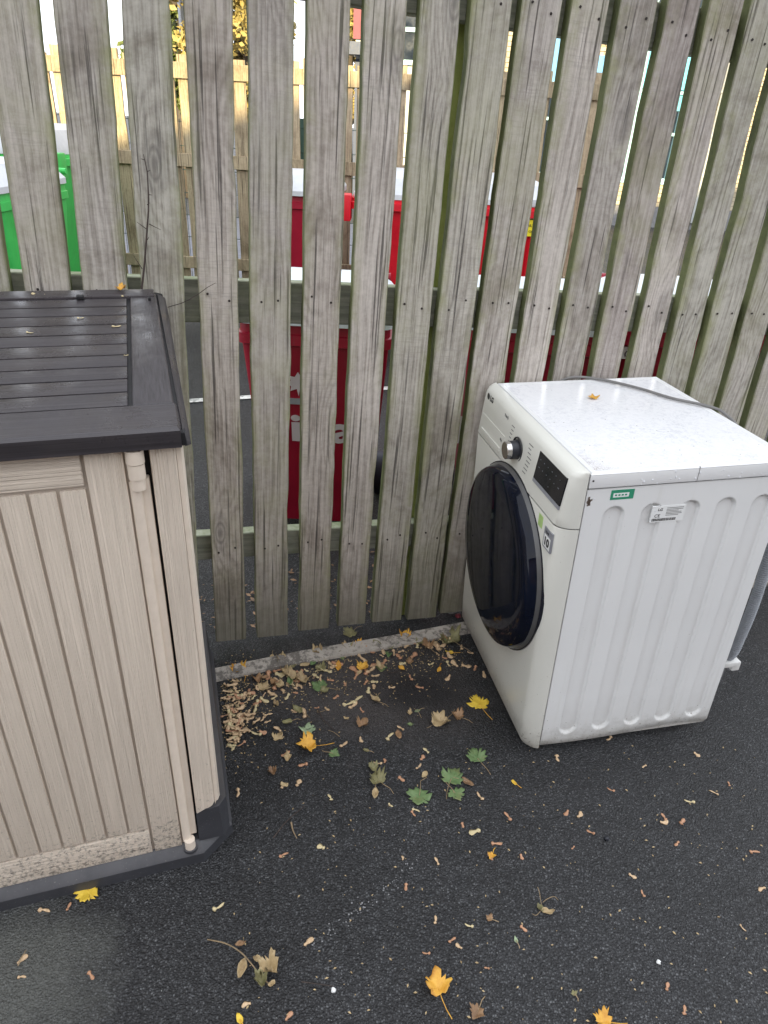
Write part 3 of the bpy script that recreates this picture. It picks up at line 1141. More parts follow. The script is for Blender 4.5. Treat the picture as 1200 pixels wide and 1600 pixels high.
for bn, x0_ in ((binA, -.2045), (binB, -.262), (binC, -.2)):
    xc_ = x0_
    for ch_, wd_t in (('B', .100), ('i', .036), ('f', .052), ('f', .052), ('a', .086)):
        me = text_mesh('lettering', ch_, .160, M['white_print'], .0008, 1.0, .0045)
        xs_ = [q.co.x for q in me.vertices]
        x_a, x_b = min(xs_), max(xs_)
        for q in me.vertices: q.co.x = (q.co.x - x_a) / (x_b - x_a) * wd_t
        o = link('lettering', me, bn, loc=(xc_, on_face(.44, .885), .437))
        o.rotation_euler = (PI / 2 + tl, 0, 0)
        xc_ += wd_t + (.012 if ch_ == 'B' else .003)
# leaf emblem with small print under it
for bn, xs in ((binA, -.06),):
    pts = []
    for (px_, pz_) in [(0, .05), (.012, .03), (.034, .034), (.026, .016), (.05, .0), (.026, -.006), (.03, -.026), (.006, -.016), (0, -.045), (-.006, -.016), (-.03, -.026), (-.026, -.006), (-.05, .0), (-.026, .016), (-.034, .034), (-.012, .03)]:
        pts.append((px_, 0, pz_))
    me = mesh('emblem', pts + [(a, .001, c) for a, b, c in pts], [tuple(range(16))] + [(i, i + 16, (i + 1) % 16 + 16, (i + 1) % 16) for i in range(16)], M['white_print'])
    e = link('emblem', me, bn, loc=(xs, on_face(.66, .885) - .001, .665))
    e.rotation_euler = (tl, 0, 0)
    box('emblem_plate', xs - .055, xs + .055, on_face(.60, .885) - .002, on_face(.60, .885) + .01, .588, .61, M['sticker_grey'], bn)
for zz in (.795,):
    box('serial_label', .30, .37, -.0175, -.010, .845 - .03, .885 - .03, M['sticker_white'], binB)
    box('serial_label', -.26, -.17, .004, .012, .775, .82, M['sticker_white'], binC)
    put_text(binC, '0 8', .03, M['black_print'], (-.25, .002, .785), tl)
# yellow warning label on the wide container
lab = box('warning_label', .44, .58, .016, .024, .93, 1.025, M['yellow_print'], binQ)
put_text(lab, 'DAILY USE', .022, M['black_print'], (.445, .0145, .985))
put_text(lab, 'ONLY', .022, M['black_print'], (.475, .0145, .95))
box('label_band', .44, .58, .0155, .024, 1.027, 1.048, M['black_print'], binQ)
put_text(binQ, 'AUTION', .018, M['sticker_white'], (.455, .0145, 1.03))

# ------------------------------------------------------------------ storage box
SY = .33
SA = Vector((math.cos(SY), math.sin(SY), 0))
SBk = Vector((-math.sin(SY), math.cos(SY), 0))
SM = Matrix(((SA.x, SBk.x, 0, -.34), (SA.y, SBk.y, 0, 1.0), (0, 0, 1, 0), (0, 0, 0, 1)))
shed = empty('storage_box', mat=SM, label='beige plastic garden storage box with grooved doors and dark brown slatted lid', category='storage box')
# base
V = []
pl_out = [(-1.33, -.018), (-.034, -.018), (.036, .040), (.050, .665), (-1.33, .665)]
pl_mid = [(-1.33, -.014), (-.034, -.014), (.033, .042), (.047, .662), (-1.33, .662)]
pl_in = [(-1.32, .004), (-.04, .004), (.024, .05), (.036, .655), (-1.32, .655)]
loops = [[(a, b, 0) for a, b in pl_out], [(a, b, .030) for a, b in pl_out], [(a, b, .036) for a, b in pl_mid], [(a, b, .052) for a, b in pl_in]]
link('base', sharp(loft('base', loops, M['plinth']), 25), shed)
# raised dark corner under the fixed stile
loops = [[(-.040, .001, .05), (.014, .001, .05), (.030, .02, .05), (.042, .655, .05), (-.04, .655, .05)],
         [(-.040, .003, .143), (.010, .003, .150), (.0275, .02, .156), (.034, .655, .156), (-.04, .655, .156)]]
link('base_corner', sharp(loft('base_corner', loops, M['plinth']), 30), shed)
# carcass behind the doors
box('carcass', -1.31, -.03, .022, .64, .052, 1.03, M['lid_gap'], shed)


def door(x0, x1, hinge_right):
    d = box('door', x0, x1, .006, .021, .05, 1.022, M['beige_dark'], shed)
    st = .082
    g = .0026
    # stiles
    sx0, sx1 = (x1 - st, x1) if hinge_right else (x0, x0 + st)
    fx0, fx1 = (x0, x0 + .05) if hinge_right else (x1 - .05, x1)
    bm = bmesh.new()
    bm_box(bm, sx0 + g, sx1 - (.022 if hinge_right else 0), -.001, .010, .052, 1.02, .0022)
    link('stile', sharp(bm_mesh('stile', bm, M['beige_v']), 40), d)
    box('stile', fx0, fx1 - g, -.001, .010, .052, 1.02, M['beige_v'], d, .0022)
    bx0, bx1 = (fx1, sx0) if hinge_right else (sx1, fx0)
    box('door_rail', bx0 + g, bx1 - g, -.0012, .010, .966, 1.02, M['beige_h'], d, .0025)
    box('door_rail', bx0 + g, bx1 - g, -.0012, .010, .052, .125, M['beige_h'], d, .0025)
    n = 11
    wd = (bx1 - bx0) / round((bx1 - bx0) / .0436)
    n = round((bx1 - bx0) / .0436)
    b0 = bmesh.new()
    bm_box(b0, -wd / 2 + g, wd / 2 - g, 0, .011, -.4145, .4145, .0022)
    bme = sharp(bm_mesh('board', b0, M['beige_v']), 40)
    for k in range(n):
        link('board', bme, d, loc=(bx0 + wd * (k + .5), 0, .130 + .4145))
    # rounded bead at the hinge edge
    if hinge_right:
        box('door_return', x1 - .004, x1 + .0128, .004, .020, .075, .968, M['beige'], d, .003)
        tube('bead', [(x1 - .010, .0045, .062), (x1 - .010, .0045, .965)], .0095, M['beige'], d, n=14)
    return d


dr = door(-.665, -.056, True)
dl = door(-1.278, -.671, False)
for z0, z1, rr in ((.975, 1.000, .0135), (1.0015, 1.024, .0145), (.955, .974, .0115), (.034, .071, .0115)):
    tube('hinge_pin', [(-.0605, -.004, z0), (-.0605, -.004, z1)], rr, M['beige'], shed, n=18)
tube('pin_socket', [(-.0605, -.004, .0385), (-.0605, -.004, .046)], .0155, M['plinth'], shed, n=18)
# fixed stile, with a rounded lower outer corner and a narrow return strip
def stile_outline(x0, x1, zb, zt, r=.018):
    P_ = [(x0, zb), ]
    for k in range(7):
        a = -PI / 2 + PI / 2 * k / 6
        P_.append((x1 - r + r * math.cos(a), zb + r + .010 + r * math.sin(a)))
    return P_ + [(x1, zt), (x0, zt)]


o1 = stile_outline(-.0385, .002, .146, 1.03)
loops = [[(a, .028, c) for a, c in o1], [(a, .002, c) for a, c in o1], [(a + (.0015 if a < -.02 else -.0015), -.001, c) for a, c in o1]]
link('corner_panel', sharp(loft('corner_panel', loops, M['beige_v']), 35), shed)
o2 = stile_outline(.0022, .0145, .160, 1.03, .005)
loops = [[(a, .60, c) for a, c in o2], [(a, .012, c) for a, c in o2], [(a + (.0005 if a < .006 else -.004), .0022, c) for a, c in o2]]
link('corner_strip', sharp(loft('corner_strip', loops, M['beige']), 35), shed)
box('side_wall', -.02, .012, .03, .64, .152, 1.03, M['beige_v'], shed)
box('back_wall', -1.31, .012, .641, .655, .05, 1.10, M['beige_v'], shed)
# lid: a sloped board, local z' is its normal
LT = math.atan2(1.128 - 1.062, .675)
LMx = Matrix.Translation((0, -.022, 1.062)) @ Matrix.Rotation(LT, 4, 'X')


def lid_part(name, me, parent):
    me.transform(LMx)
    return link(name, me, parent)


def lbox(name, x0, x1, y0, y1, z0, z1, mat_, parent, bev=.002):
    bm = bmesh.new()
    bm_box(bm, x0, x1, y0, y1, z0, z1, bev)
    bmesh.ops.recalc_face_normals(bm, faces=bm.faces)
    return lid_part(name, sharp(bm_mesh(name, bm, mat_), 40), parent)


lo = [[(-1.34, .0, -.032), (.020, .0, -.032), (.024, .010, -.032), (.020, .682, -.05), (-1.34, .682, -.05)],
      [(-1.34, .0, -.010), (.018, .0, -.010), (.021, .010, -.010), (.014, .682, -.010), (-1.34, .682, -.010)],
      [(-1.34, .004, -.005), (.014, .004, -.005), (.0165, .012, -.005), (.0, .678, -.005), (-1.34, .678, -.005)]]
lid = lid_part('lid', sharp(loft('lid', lo, M['lid_gap']), 30), shed)
# front strip, side board, back strip, slats standing proud of the groove base
loops = [[(-1.345, -.002, -.034), (.012, -.002, -.034), (.0145, .012, -.034), (.015, .083, -.034), (-1.345, .083, -.034)],
         [(-1.345, -.003, -.004), (.012, -.003, -.004), (.015, .012, -.004), (.013, .083, -.004), (-1.345, .083, -.004)],
         [(-1.345, .003, .001), (.008, .003, .001), (.010, .013, .001), (.009, .083, .001), (-1.345, .083, .001)]]
lid_part('front_board', sharp(loft('front_board', loops, M['lid_x']), 25), lid)
loops = [[(-.056, .0865, -.006), (.0095, .0865, -.006), (.001, .655, -.006), (-.056, .655, -.006)],
         [(-.056, .0865, -.001), (.0075, .0865, -.001), (-.001, .655, -.001), (-.056, .655, -.001)],
         [(-.054, .0885, .001), (.0055, .0885, .001), (-.004, .645, .001), (-.054, .645, .001)]]
lid_part('side_board', sharp(loft('side_board', loops, M['lid_y']), 25), lid)
loops = [[(.0115, .0865, -.034), (.022, .014, -.034), (.020, .655, -.040), (.004, .655, -.034)],
         [(.0115, .0865, -.004), (.0185, .014, -.008), (.010, .655, -.008), (.004, .655, -.004)]]
edge = [[(.017, .0, -.034), (.027, .006, -.034), (.022, .67, -.044), (.003, .67, -.034)],
        [(.0162, .0, -.012), (.0255, .008, -.012), (.019, .665, -.014), (.003, .665, -.010)],
        [(.0155, .005, -.002), (.019, .014, -.006), (.012, .655, -.006), (.003, .655, -.001)]]
lid_part('edge_trim', sharp(loft('edge_trim', edge, M['lid_y']), 40), lid)
nsl = 10
ys = .0865
pw = (.625 - ys) / nsl
bm = bmesh.new()
bm_box(bm, -1.34, -.0635, .0, pw - .0042, -.006, .001, .0016)
bmesh.ops.recalc_face_normals(bm, faces=bm.faces)
smesh = sharp(bm_mesh('lid_slat', bm, M['lid_x']), 40)
smesh.transform(LMx)
dv = LMx.to_3x3() @ Vector((0, 1, 0))
for k in range(nsl):
    link('lid_slat', smesh, lid, loc=dv * (ys + pw * k))
lbox('back_board', -1.345, -.004, .6275, .678, -.04, .004, M['lid_x'], lid, .004)
lbox('lid_stop', -.165, -.150, .612, .6265, .002, .010, M['lid_gap'], lid, .002)
lbox('lid_stop', -.0175, -.012, .600, .612, .001, .0075, M['lid_gap'], lid, .001)

# ------------------------------------------------------------------ washing machine
u = Vector((.975, .220, .021)).normalized()
v = Vector((-.220, .976, -.008))
v = (v - u * v.dot(u)).normalized()
ww = u.cross(v)
WM = Matrix(((u.x, v.x, ww.x, .456), (u.y, v.y, ww.y, 1.341), (u.z, v.z, ww.z, .02), (0, 0, 0, 1)))
wm = empty('washing_machine', mat=WM, label='white front-loading washing machine with dark glass door standing against the fence', category='washing machine')
DP, WD, HT = .508, .60, .83
# ribbed side panel: height field with recessed, round-ended channels
NX, NZ = 300, 260
xs = np.linspace(.002, DP, NX)
zs = np.linspace(.0, .792, NZ)
X, Z = np.meshgrid(xs, zs)
D = np.full_like(X, 9.)
for cx_ in (.077, .172, .267, .361, .455):
    hw = .0245
    z0, z1 = .040 + hw, .742 - hw
    dz = np.clip(Z, z0, z1)
    D = np.minimum(D, np.hypot(X - cx_, Z - dz) - hw)
t = np.clip((.0022 - D) / .0046, 0, 1)
dep = .0085 * t * t * (3 - 2 * t)
# rolled inward edge along the bottom
low = np.clip((.028 - Z - .010 * np.sin(X * 12)) / .028, 0, 1)
dep = dep + .007 * low ** 1.6
Vs = [(x_, d_, z_) for x_, d_, z_ in zip(X.ravel(), dep.ravel(), Z.ravel())]
Fs = [(j * NX + i, j * NX + i + 1, (j + 1) * NX + i + 1, (j + 1) * NX + i) for j in range(NZ - 1) for i in range(NX - 1)]
link('side_panel', mesh('side_panel', Vs, Fs, M['wm_side'], True), wm)
box('cabinet', .004, DP - .001, .024, WD, .004, .790, M['wm_side'], wm)
box('rear_panel', DP, DP + .006, .004, WD - .004, .012, .80, M['wm_side'], wm, .002)
# front panel: profile in x over z, rounded at the sides
NF = 40
prof = [(.000, -.030), (.006, -.040), (.02, -.046), (.10, -.049), (.40, -.050), (.690, -.052), (.6925, -.0505)]
prof_top = [(.6945, -.0505), (.697, -.0525), (.72, -.050), (.78, -.043), (.818, -.038), (.829, -.031), (.8335, -.021), (.8345, -.012), (.8345, -.0015)]


def front_shell(name, prof):
    R1 = .034
    ring_y = []
    for k in range(9):
        a = PI / 2 * k / 8
        ring_y.append((-.003 + R1 * (1 - math.cos(a)) - R1 * 0, math.sin(a)))    # (y, fraction of depth)
    loops = []
    for z, x in prof:
        L = []
        L.append((-.0015, -.003, z))
        for yy, fr in ring_y:
            L.append((x * fr if fr else -.0015 * 1, yy, z))
        for yy, fr in reversed(ring_y):
            L.append((x * fr if fr else -.0015, WD - .001 - yy, z))
        L.append((-.0015, WD + .002, z))
        loops.append(L)
    return sharp(loft(name, loops, M['wm_front'], (False, False), False), 40)


link('front_panel', front_shell('front_panel', prof), wm)
cp = link('control_panel', front_shell('control_panel', prof_top), wm)
# top plate with raised rim and a seam
top = box('top_cover', .002, DP + .004, -.004, WD + .004, .795, .828, M['wm_rim'], wm, .003)
V, Fc = [], []
x0, x1, y0, y1 = .002, DP + .004, -.004, WD + .004
ri = [(x0, y0, .828), (x1, y0, .828), (x1, y1, .828), (x0, y1, .828)]
rk = [[(a + s * .004 * (1 if a < .2 else -1), b + s * .004 * (1 if b < .2 else -1), c) for a, b, _ in ri] for s, c in ((0, .8285), (1, .832), (3.2, .832), (4.4, .8300))]
link('top_rim', sharp(loft('top_rim', rk, M['wm_rim'], (False, False)), 35), top)
tin = rk[-1]
link('top_plate', mesh('top_plate', tin, [(0, 1, 2, 3)], M['wm_top']), top)
box('seam', .2620, .2630, -.0046, .0, .797, .8315, M['ink'], top)
# door
DC = Vector((-.05, .275, .455))
RD = .255


def ring_at(x, r, n=72, dy=0): return [(x, DC.y + r * math.cos(2 * PI * k / n), DC.z + r * math.sin(2 * PI * k / n)) for k in range(n)]


bmloops = [ring_at(-.046, RD + .002), ring_at(-.053, RD + .001), ring_at(-.058, RD - .001), ring_at(-.064, RD - .004)]
wdoor = link('door', sharp(loft('door', bmloops, M['grey_ring'], (False, False)), 40), wm)
gl = [ring_at(-.064, RD - .004), ring_at(-.078, RD - .009), ring_at(-.085, RD - .0135), ring_at(-.0895, RD - .026), ring_at(-.0915, RD - .06), ring_at(-.0935, RD - .12), ring_at(-.0945, .03), ring_at(-.0946, .001)]
link('door_glass', sharp(loft('door_glass', gl, M['glass_black'], (False, True)), 40), wdoor)
link('door_gasket', sharp(loft('door_gasket', [ring_at(-.046, RD + .004), ring_at(-.0535, RD + .0035), ring_at(-.054, RD + .001)], M['navy_ring'], (False, False)), 40), wdoor)
# dial
KC = (.292, .762)


def kr(x, r, n=36): return [(x, KC[0] + r * math.cos(2 * PI * k / n), KC[1] + r * math.sin(2 * PI * k / n)) for k in range(n)]


knob = link('dial', sharp(loft('dial', [kr(-.040, .0265), kr(-.047, .0265), kr(-.048, .0245), kr(-.066, .0235), kr(-.067, .022)], M['knob_black']), 35), wm)
link('dial_cap', sharp(loft('dial_cap', [kr(-.066, .0228), kr(-.078, .0226), kr(-.0795, .0212), kr(-.0795, .018), kr(-.0788, .001)], M['chrome'], (False, True)), 35), knob)
link('dial_ring', sharp(loft('dial_ring', [kr(-.0440, .033), kr(-.0476, .0325), kr(-.0478, .0300), kr(-.0440, .0295)], M['ink_dark'], (False, False)), 35), knob)
# cp face helper: x on the sloped panel at z
def cpx(z): return np.interp(z, [q[0] for q in prof_top], [q[1] for q in prof_top])


def cp_plate(name, y0, y1, z0, z1, th, mat_, parent, bev=0):
    o = .0
    V = []
    for (yy, zz) in ((y0, z0), (y1, z0), (y1, z1), (y0, z1)):
        V.append((cpx(zz) - th, yy, zz))
    for (yy, zz) in ((y0, z0), (y1, z0), (y1, z1), (y0, z1)):
        V.append((cpx(zz) + .002, yy, zz))
    me = mesh(name, V, [(3, 2, 1, 0), (0, 1, 5, 4), (1, 2, 6, 5), (2, 3, 7, 6), (3, 0, 4, 7)], mat_)
    return link(name, me, parent)


disp = cp_plate('display', .020, .170, .744, .812, .0016, M['panel_black'], wm)
cp_plate('display_trim', .020, .170, .735, .7435, .0020, M['sticker_grey'], disp)
for r_ in range(3):
    for c_ in range(6):
        if random.random() < .2: continue
        y_ = .155 - c_ * .022
        z_ = .757 + r_ * .019
        cp_plate('display_mark', y_ - random.uniform(.000, .005), y_ + .002, z_, z_ + .0016, .0020, M['ink_grey'], disp)
# engraved drawer front
cp_plate('drawer', .380, .560, .7055, .760, .0014, M['wm_front'], wm)
dd = cp_plate('drawer_lip', .392, .545, .713, .722, .0045, M['wm_front'], wm)
# dial legends
for sgn, yc in ((1, .345), (-1, .228)):
    for k in range(8):
        zc = .728 + k * .0105
        ln = random.uniform(.012, .026)
        y_ = yc + sgn * .004 * abs(k - 3.5) * -.6
        cp_plate('dial_legend', y_, y_ + sgn * ln if sgn > 0 else y_ + .002, zc, zc + .0022, .0004, M['ink'], cp) if sgn > 0 else cp_plate('dial_legend', y_ - ln, y_, zc, zc + .0022, .0004, M['ink'], cp)


def wtext(s, size, y, z, x, mat_, parent, name='lettering', bold=0.0, tilt=0.0):
    me = text_mesh(name, s, size, mat_, .0003, 1.0, bold)
    o = link(name, me, parent)
    # text runs towards -y (reading left to right for a viewer in front), faces -x
    o.matrix_local = Matrix.Translation((x, y, z)) @ Matrix(((0, -math.sin(tilt), -math.cos(tilt), 0), (-1, 0, 0, 0), (0, math.cos(tilt), -math.sin(tilt), 0), (0, 0, 0, 1)))
    return o


wtext('LG', .021, .535, .806, cpx(.812) - .0014, M['ink_dark'], cp, bold=.0006, tilt=-.12)
bm = bmesh.new()
bmesh.ops.create_circle(bm, cap_ends=True, radius=.0095, segments=24)
me = bm_mesh('logo_disc', bm, M['ink_dark'])
lg = link('logo_disc', me, cp)
lg.matrix_local = Matrix.Translation((cpx(.813) - .0012, .549, .813)) @ Matrix.Rotation(-PI / 2, 4, 'Y')
wtext('ThinQ', .011, .415, .806, cpx(.81) - .001, M['ink'], cp, tilt=-.12)
wtext('8kg', .010, .405, .742, cpx(.745) - .003, M['ink'], cp, tilt=-.12)
# stickers on the front: silver warranty badge with a 10, small lime badge
fx = -.0535
box('warranty_badge', fx - .0004, fx + .004, .018, .060, .620, .672, M['sticker_grey'], wm)
box('badge_field', fx - .0008, fx + .003, .022, .056, .624, .655, M['sticker_white'], wm)
wtext('10', .028, .0545, .630, fx - .0012, M['ink_dark'], wm, bold=.0012)
wtext('YEAR', .008, .052, .660, fx - .0009, M['ink_dark'], wm)
box('energy_badge', fx + .0012, fx + .006, .078, .102, .652, .684, M['sticker_lime'], wm)
# stickers on the side
box('approval_sticker', .060, .116, -.0007, .002, .762, .786, M['sticker_green'], wm)
st_ = box('sticker_print', .066, .104, -.0010, .001, .768, .7785, M['sticker_white'], wm)
for k in range(4):
    box('sticker_print', .070 + k * .008, .075 + k * .008, -.0013, .001, .7715, .7755, M['sticker_green'], wm)
rp = box('rating_plate', .172, .256, -.0007, .003, .694, .736, M['sticker_white'], wm)


def stext(s, size, x, z, mat_, parent, y=-.0011):
    o = link('lettering', text_mesh('lettering', s, size, mat_, .0002), parent, loc=(x, y, z))
    o.rotation_euler = (PI / 2, 0, 0)
    return o


stext('LG', .010, .186, .724, M['ink_dark'], rp)
stext('CE', .012, .180, .707, M['ink_dark'], rp)
for k in range(6):
    box('print_line', .208, .208 + random.uniform(.03, .044), -.0011, .001, .7105 + k * .0038, .7118 + k * .0038, M['ink'], rp)
xx = .176
while xx < .236:
    wv_ = random.uniform(.0008, .0022)
    box('barcode_bar', xx, xx + wv_, -.0011, .001, .697, .704, M['ink_dark'], rp)
    xx += wv_ + random.uniform(.0008, .0016)
# paint chip near the front top corner, with screw
for k in range(7):
    bm = bmesh.new()
    n = 7
    r0 = random.uniform(.002, .0055)
    vs = [bm.verts.new((r0 * random.uniform(.5, 1.2) * math.cos(2 * PI * q / n), 0, r0 * 1.5 * random.uniform(.5, 1.2) * math.sin(2 * PI * q / n))) for q in range(n)]
    bm.faces.new(vs)
    link('paint_chip', bm_mesh('paint_chip', bm, M['chipped']), wm, loc=(.010 + random.uniform(-.004, .007), -.0006, .765 + random.uniform(-.014, .014)))
tube('screw', [(.009, -.0045, .815), (.009, -.0055, .815)], .0022, M['ink_dark'], wm, n=10)
# feet
for fx_, fy_ in ((.035, .05), (.47, .05), (.035, .55), (.47, .55)):
    zb = -.02 - .021 * fx_ / .975 + .004
    tube('foot', [(fx_, fy_, zb), (fx_, fy_, zb + .008), (fx_, fy_, .004)], [.021, .019, .013], M['foot'], wm, n=16)
box('bottom_tray', .01, .50, .02, .58, .0005, .0038, M['foot'], wm)
# water drops on the rim and top
bm = bmesh.new()
bmesh.ops.create_uvsphere(bm, u_segments=10, v_segments=6, radius=.0022)
DROP = bm_mesh('water_drop', bm, M['drop'], True)
for k in range(34):
    o = link('water_drop', DROP, wm, loc=(random.uniform(.02, .49), -.0042, random.uniform(.797, .826)))
    s_ = random.uniform(.4, 1.0)
    o.scale = (s_, .45 * s_, s_ * random.uniform(1, 1.4))
for k in range(10):
    o = link('water_drop', DROP, wm, loc=(random.uniform(.02, .49), -.0006, random.uniform(.70, .79)))
    s_ = random.uniform(.3, .7)
    o.scale = (s_, .45 * s_, s_ * random.uniform(1, 1.8))
# drain hose at the back, corrugated, with clip; hangs down the rear edge
hp = spline([(.545, .10, .74), (.549, .055, .68), (.552, .030, .58), (.556, .024, .42), (.553, .026, .30), (.545, .034, .215), (.535, .10, .16), (.53, .25, .12)], 40)
rad = []
bm = bmesh.new()
acc = 0
pts2, rad2 = [], []
L_ = 0
for i in range(len(hp)):
    if i: L_ += (hp[i] - hp[i - 1]).length
cur = 0
N_ = int(L_ / .0016)
seg = 0
cum = [0]
for i in range(1, len(hp)): cum.append(cum[-1] + (hp[i] - hp[i - 1]).length)
for k in range(N_):
    s_ = k * .0016
    while seg < len(cum) - 2 and cum[seg + 1] < s_: seg += 1
    f = (s_ - cum[seg]) / max(1e-6, cum[seg + 1] - cum[seg])
    pts2.append(hp[seg].lerp(hp[seg + 1], min(1, f)))
    rad2.append(.0140 if k % 4 > 1 else .0096)
bm_tube(bm, pts2, rad2, 12)
bmesh.ops.recalc_face_normals(bm, faces=bm.faces)
link('drain_hose', bm_mesh('drain_hose', bm, M['hose'], False), wm)
box('hose_clip', .526, .572, .016, .052, .188, .205, M['clip'], wm, .004)
box('hose_clip', .556, .580, .020, .046, .170, .200, M['clip'], wm, .004)
tube('hose_tie', [(.53, .02, .188), (.525, .015, .165), (.515, .012, .145)], .0015, M['foot'], wm, n=5)
# power cord lying across the top corner and over the back
cpp = spline([(.16, .628, .70), (.19, .622, .80), (.234, .612, .836), (.311, .588, .8365), (.389, .438 + .06, .8365), (.44, .405, .8365), (.507, .330, .8365), (.530, .290, .828), (.545, .238, .795), (.552, .19, .68), (.552, .17, .5)], 10)
cord = tube('power_cord', cpp, .0040, M['grey_cable'], wm, n=10)

# ------------------------------------------------------------------ building on the right, beyond the yard
BY = 14.5
bld = empty('brick_building', (0, BY, 0), label='cream brick building with pale blue window frames far right beyond the fences', category='building')
holes = [(1.95, 2.85, .80, 3.6), (3.95, 5.0, .80, 3.6)]
X0, X1 = 1.72, 11.5


def wall_with_holes(name, x0, x1, z0, z1, holes_, y, mat_, parent):
    V, Fc = [], []

    def q(a, b, c, d):
        n = len(V)
        V.extend([(a, y, c), (b, y, c), (b, y, d), (a, y, d)])
        Fc.append((n, n + 1, n + 2, n + 3))
    xs_ = sorted({x0, x1, *[h[0] for h in holes_], *[h[1] for h in holes_]})
    for a, b in zip(xs_, xs_[1:]):
        hh = sorted([h for h in holes_ if h[0] <= a and h[1] >= b], key=lambda h: h[2])
        z = z0
        for h in hh:
            if h[2] > z: q(a, b, z, h[2])
            z = h[3]
        if z < z1: q(a, b, z, z1)
    return link(name, mesh(name, V, Fc, mat_), parent)


wall_with_holes('wall', X0, X1, .0, 4.4, holes, .03, M['mortar'], bld)
box('wall_side', X0, X0 + .2, .031, 6, 0, 4.4, M['brick'], bld)
# individual bricks joined: each a few pixels high
V, Fc = [], []
ch, cw = .078, .226
row = 0
z = .36
while z < 4.3:
    xo = X0 + (row % 2) * cw / 2 - cw / 2
    while xo < 8.6:
        a, b = max(xo + .005, X0), xo + cw - .005
        ok = b > a + .02 and not any(a < h[1] - .0 and b > h[0] and z + ch > h[2] and z < h[3] for h in holes)
        if ok:
            n = len(V)
            jy = random.uniform(-.002, .002)
            z0_, z1_ = z + .005, z + ch - .005
            V += [(a, jy, z0_), (b, jy, z0_), (b, jy, z1_), (a, jy, z1_), (a, .032, z0_), (b, .032, z0_), (b, .032, z1_), (a, .032, z1_)]
            Fc += [(n, n + 1, n + 2, n + 3), (n, n + 4, n + 5, n + 1), (n + 1, n + 5, n + 6, n + 2), (n + 2, n + 6, n + 7, n + 3), (n + 3, n + 7, n + 4, n)]
        xo += cw
    row += 1
    z += ch
link('brickwork', mesh('brickwork', V, Fc, M['brick']), bld, kind='stuff')
box('plinth', X0 - .02, X1, -.04, .031, 0, .355, M['concrete'], bld)
box('parapet', X0 - .1, X1, -.12, .4, 4.4, 4.6, M['pipe'], bld)


def window(x0, x1, z0, z1, mull, trans, low_pane, up_panel):
    f = box('window', x0, x1, .06, .09, z0, z1, M['pane'], bld)
    t_ = .055
    box('frame', x0, x0 + t_, .0, .059, z0, z1, M['teal'], f)
    box('frame', x1 - t_, x1, .0, .059, z0, z1, M['teal'], f)
    for zz in trans:
        box('transom', x0 + t_, x1 - t_, .002, .059, zz, zz + .05, M['teal'], f)
    for xx_ in mull:
        box('mullion', xx_, xx_ + .05, .004, .059, z0, z1, M['teal'], f)
    box('sill', x0 - .05, x1 + .05, -.05, .06, z0 - .05, z0 + .003, M['teal'], f)
    for (a, b, c, d, mm) in up_panel:
        box('blind', a, b, .04, .0595, c, d, M[mm], f)
    return f


window(1.95, 2.85, .80, 3.6, [2.4], [.80, 1.7, 2.25, 3.0], None, [(2.45, 2.80, 2.30, 2.98, 'blue_panel')])
window(3.95, 5.0, .80, 3.6, [4.14], [.80, 1.55, 2.2, 3.1], None, [(4.2, 4.95, 2.27, 3.05, 'cyan_panel'), (4.2, 4.95, 1.95, 2.19, 'cyan_panel'), (4.0, 4.13, 1.6, 3.05, 'teal')])
box('noticeboard', 3.12, 3.55, -.06, -.004, 2.0, 2.72, M['blue_panel'], bld, .01)
tube('downpipe', [(5.62, -.09, 4.3), (5.62, -.09, .12)], .055, M['pipe'], bld, n=14)
for zz in (.9, 1.55, 2.25):
    tube('pipe_collar', [(5.62, -.09, zz), (5.62, -.09, zz + .06)], .068, M['pipe'], bld, n=14)
# left-hand block with dark glazing and maroon panel
b2 = empty('glazed_building', (0, 15.6, 0), label='building with maroon panel and pale blue window glimpsed over the far fence', category='building')
box('wall', -1.0, 1.70, .05, 5, 0, 4.6, M['pipe'], b2)
box('cladding', -1.05, -.72, .0, .049, 2.87, 4.6, M['maroon'], b2)
box('canopy', -1.25, -.55, -.35, -.002, 2.60, 2.80, M['navy'], b2)
box('door', -1.0, -.60, .0, .049, 0, 2.55, M['navy'], b2)
wf = box('window', -.30, 1.2, .02, .049, 2.50, 4.2, M['pane'], b2)
for (a, b, c, d) in ((-.30, 1.2, 2.50, 2.58), (-.30, 1.2, 3.02, 3.09), (-.30, -.24, 2.58, 4.2), (.45, .5, 2.58, 4.2), (1.14, 1.2, 2.58, 4.2)):
    box('frame', a, b, -.02, .019, c, d, M['teal'], wf)

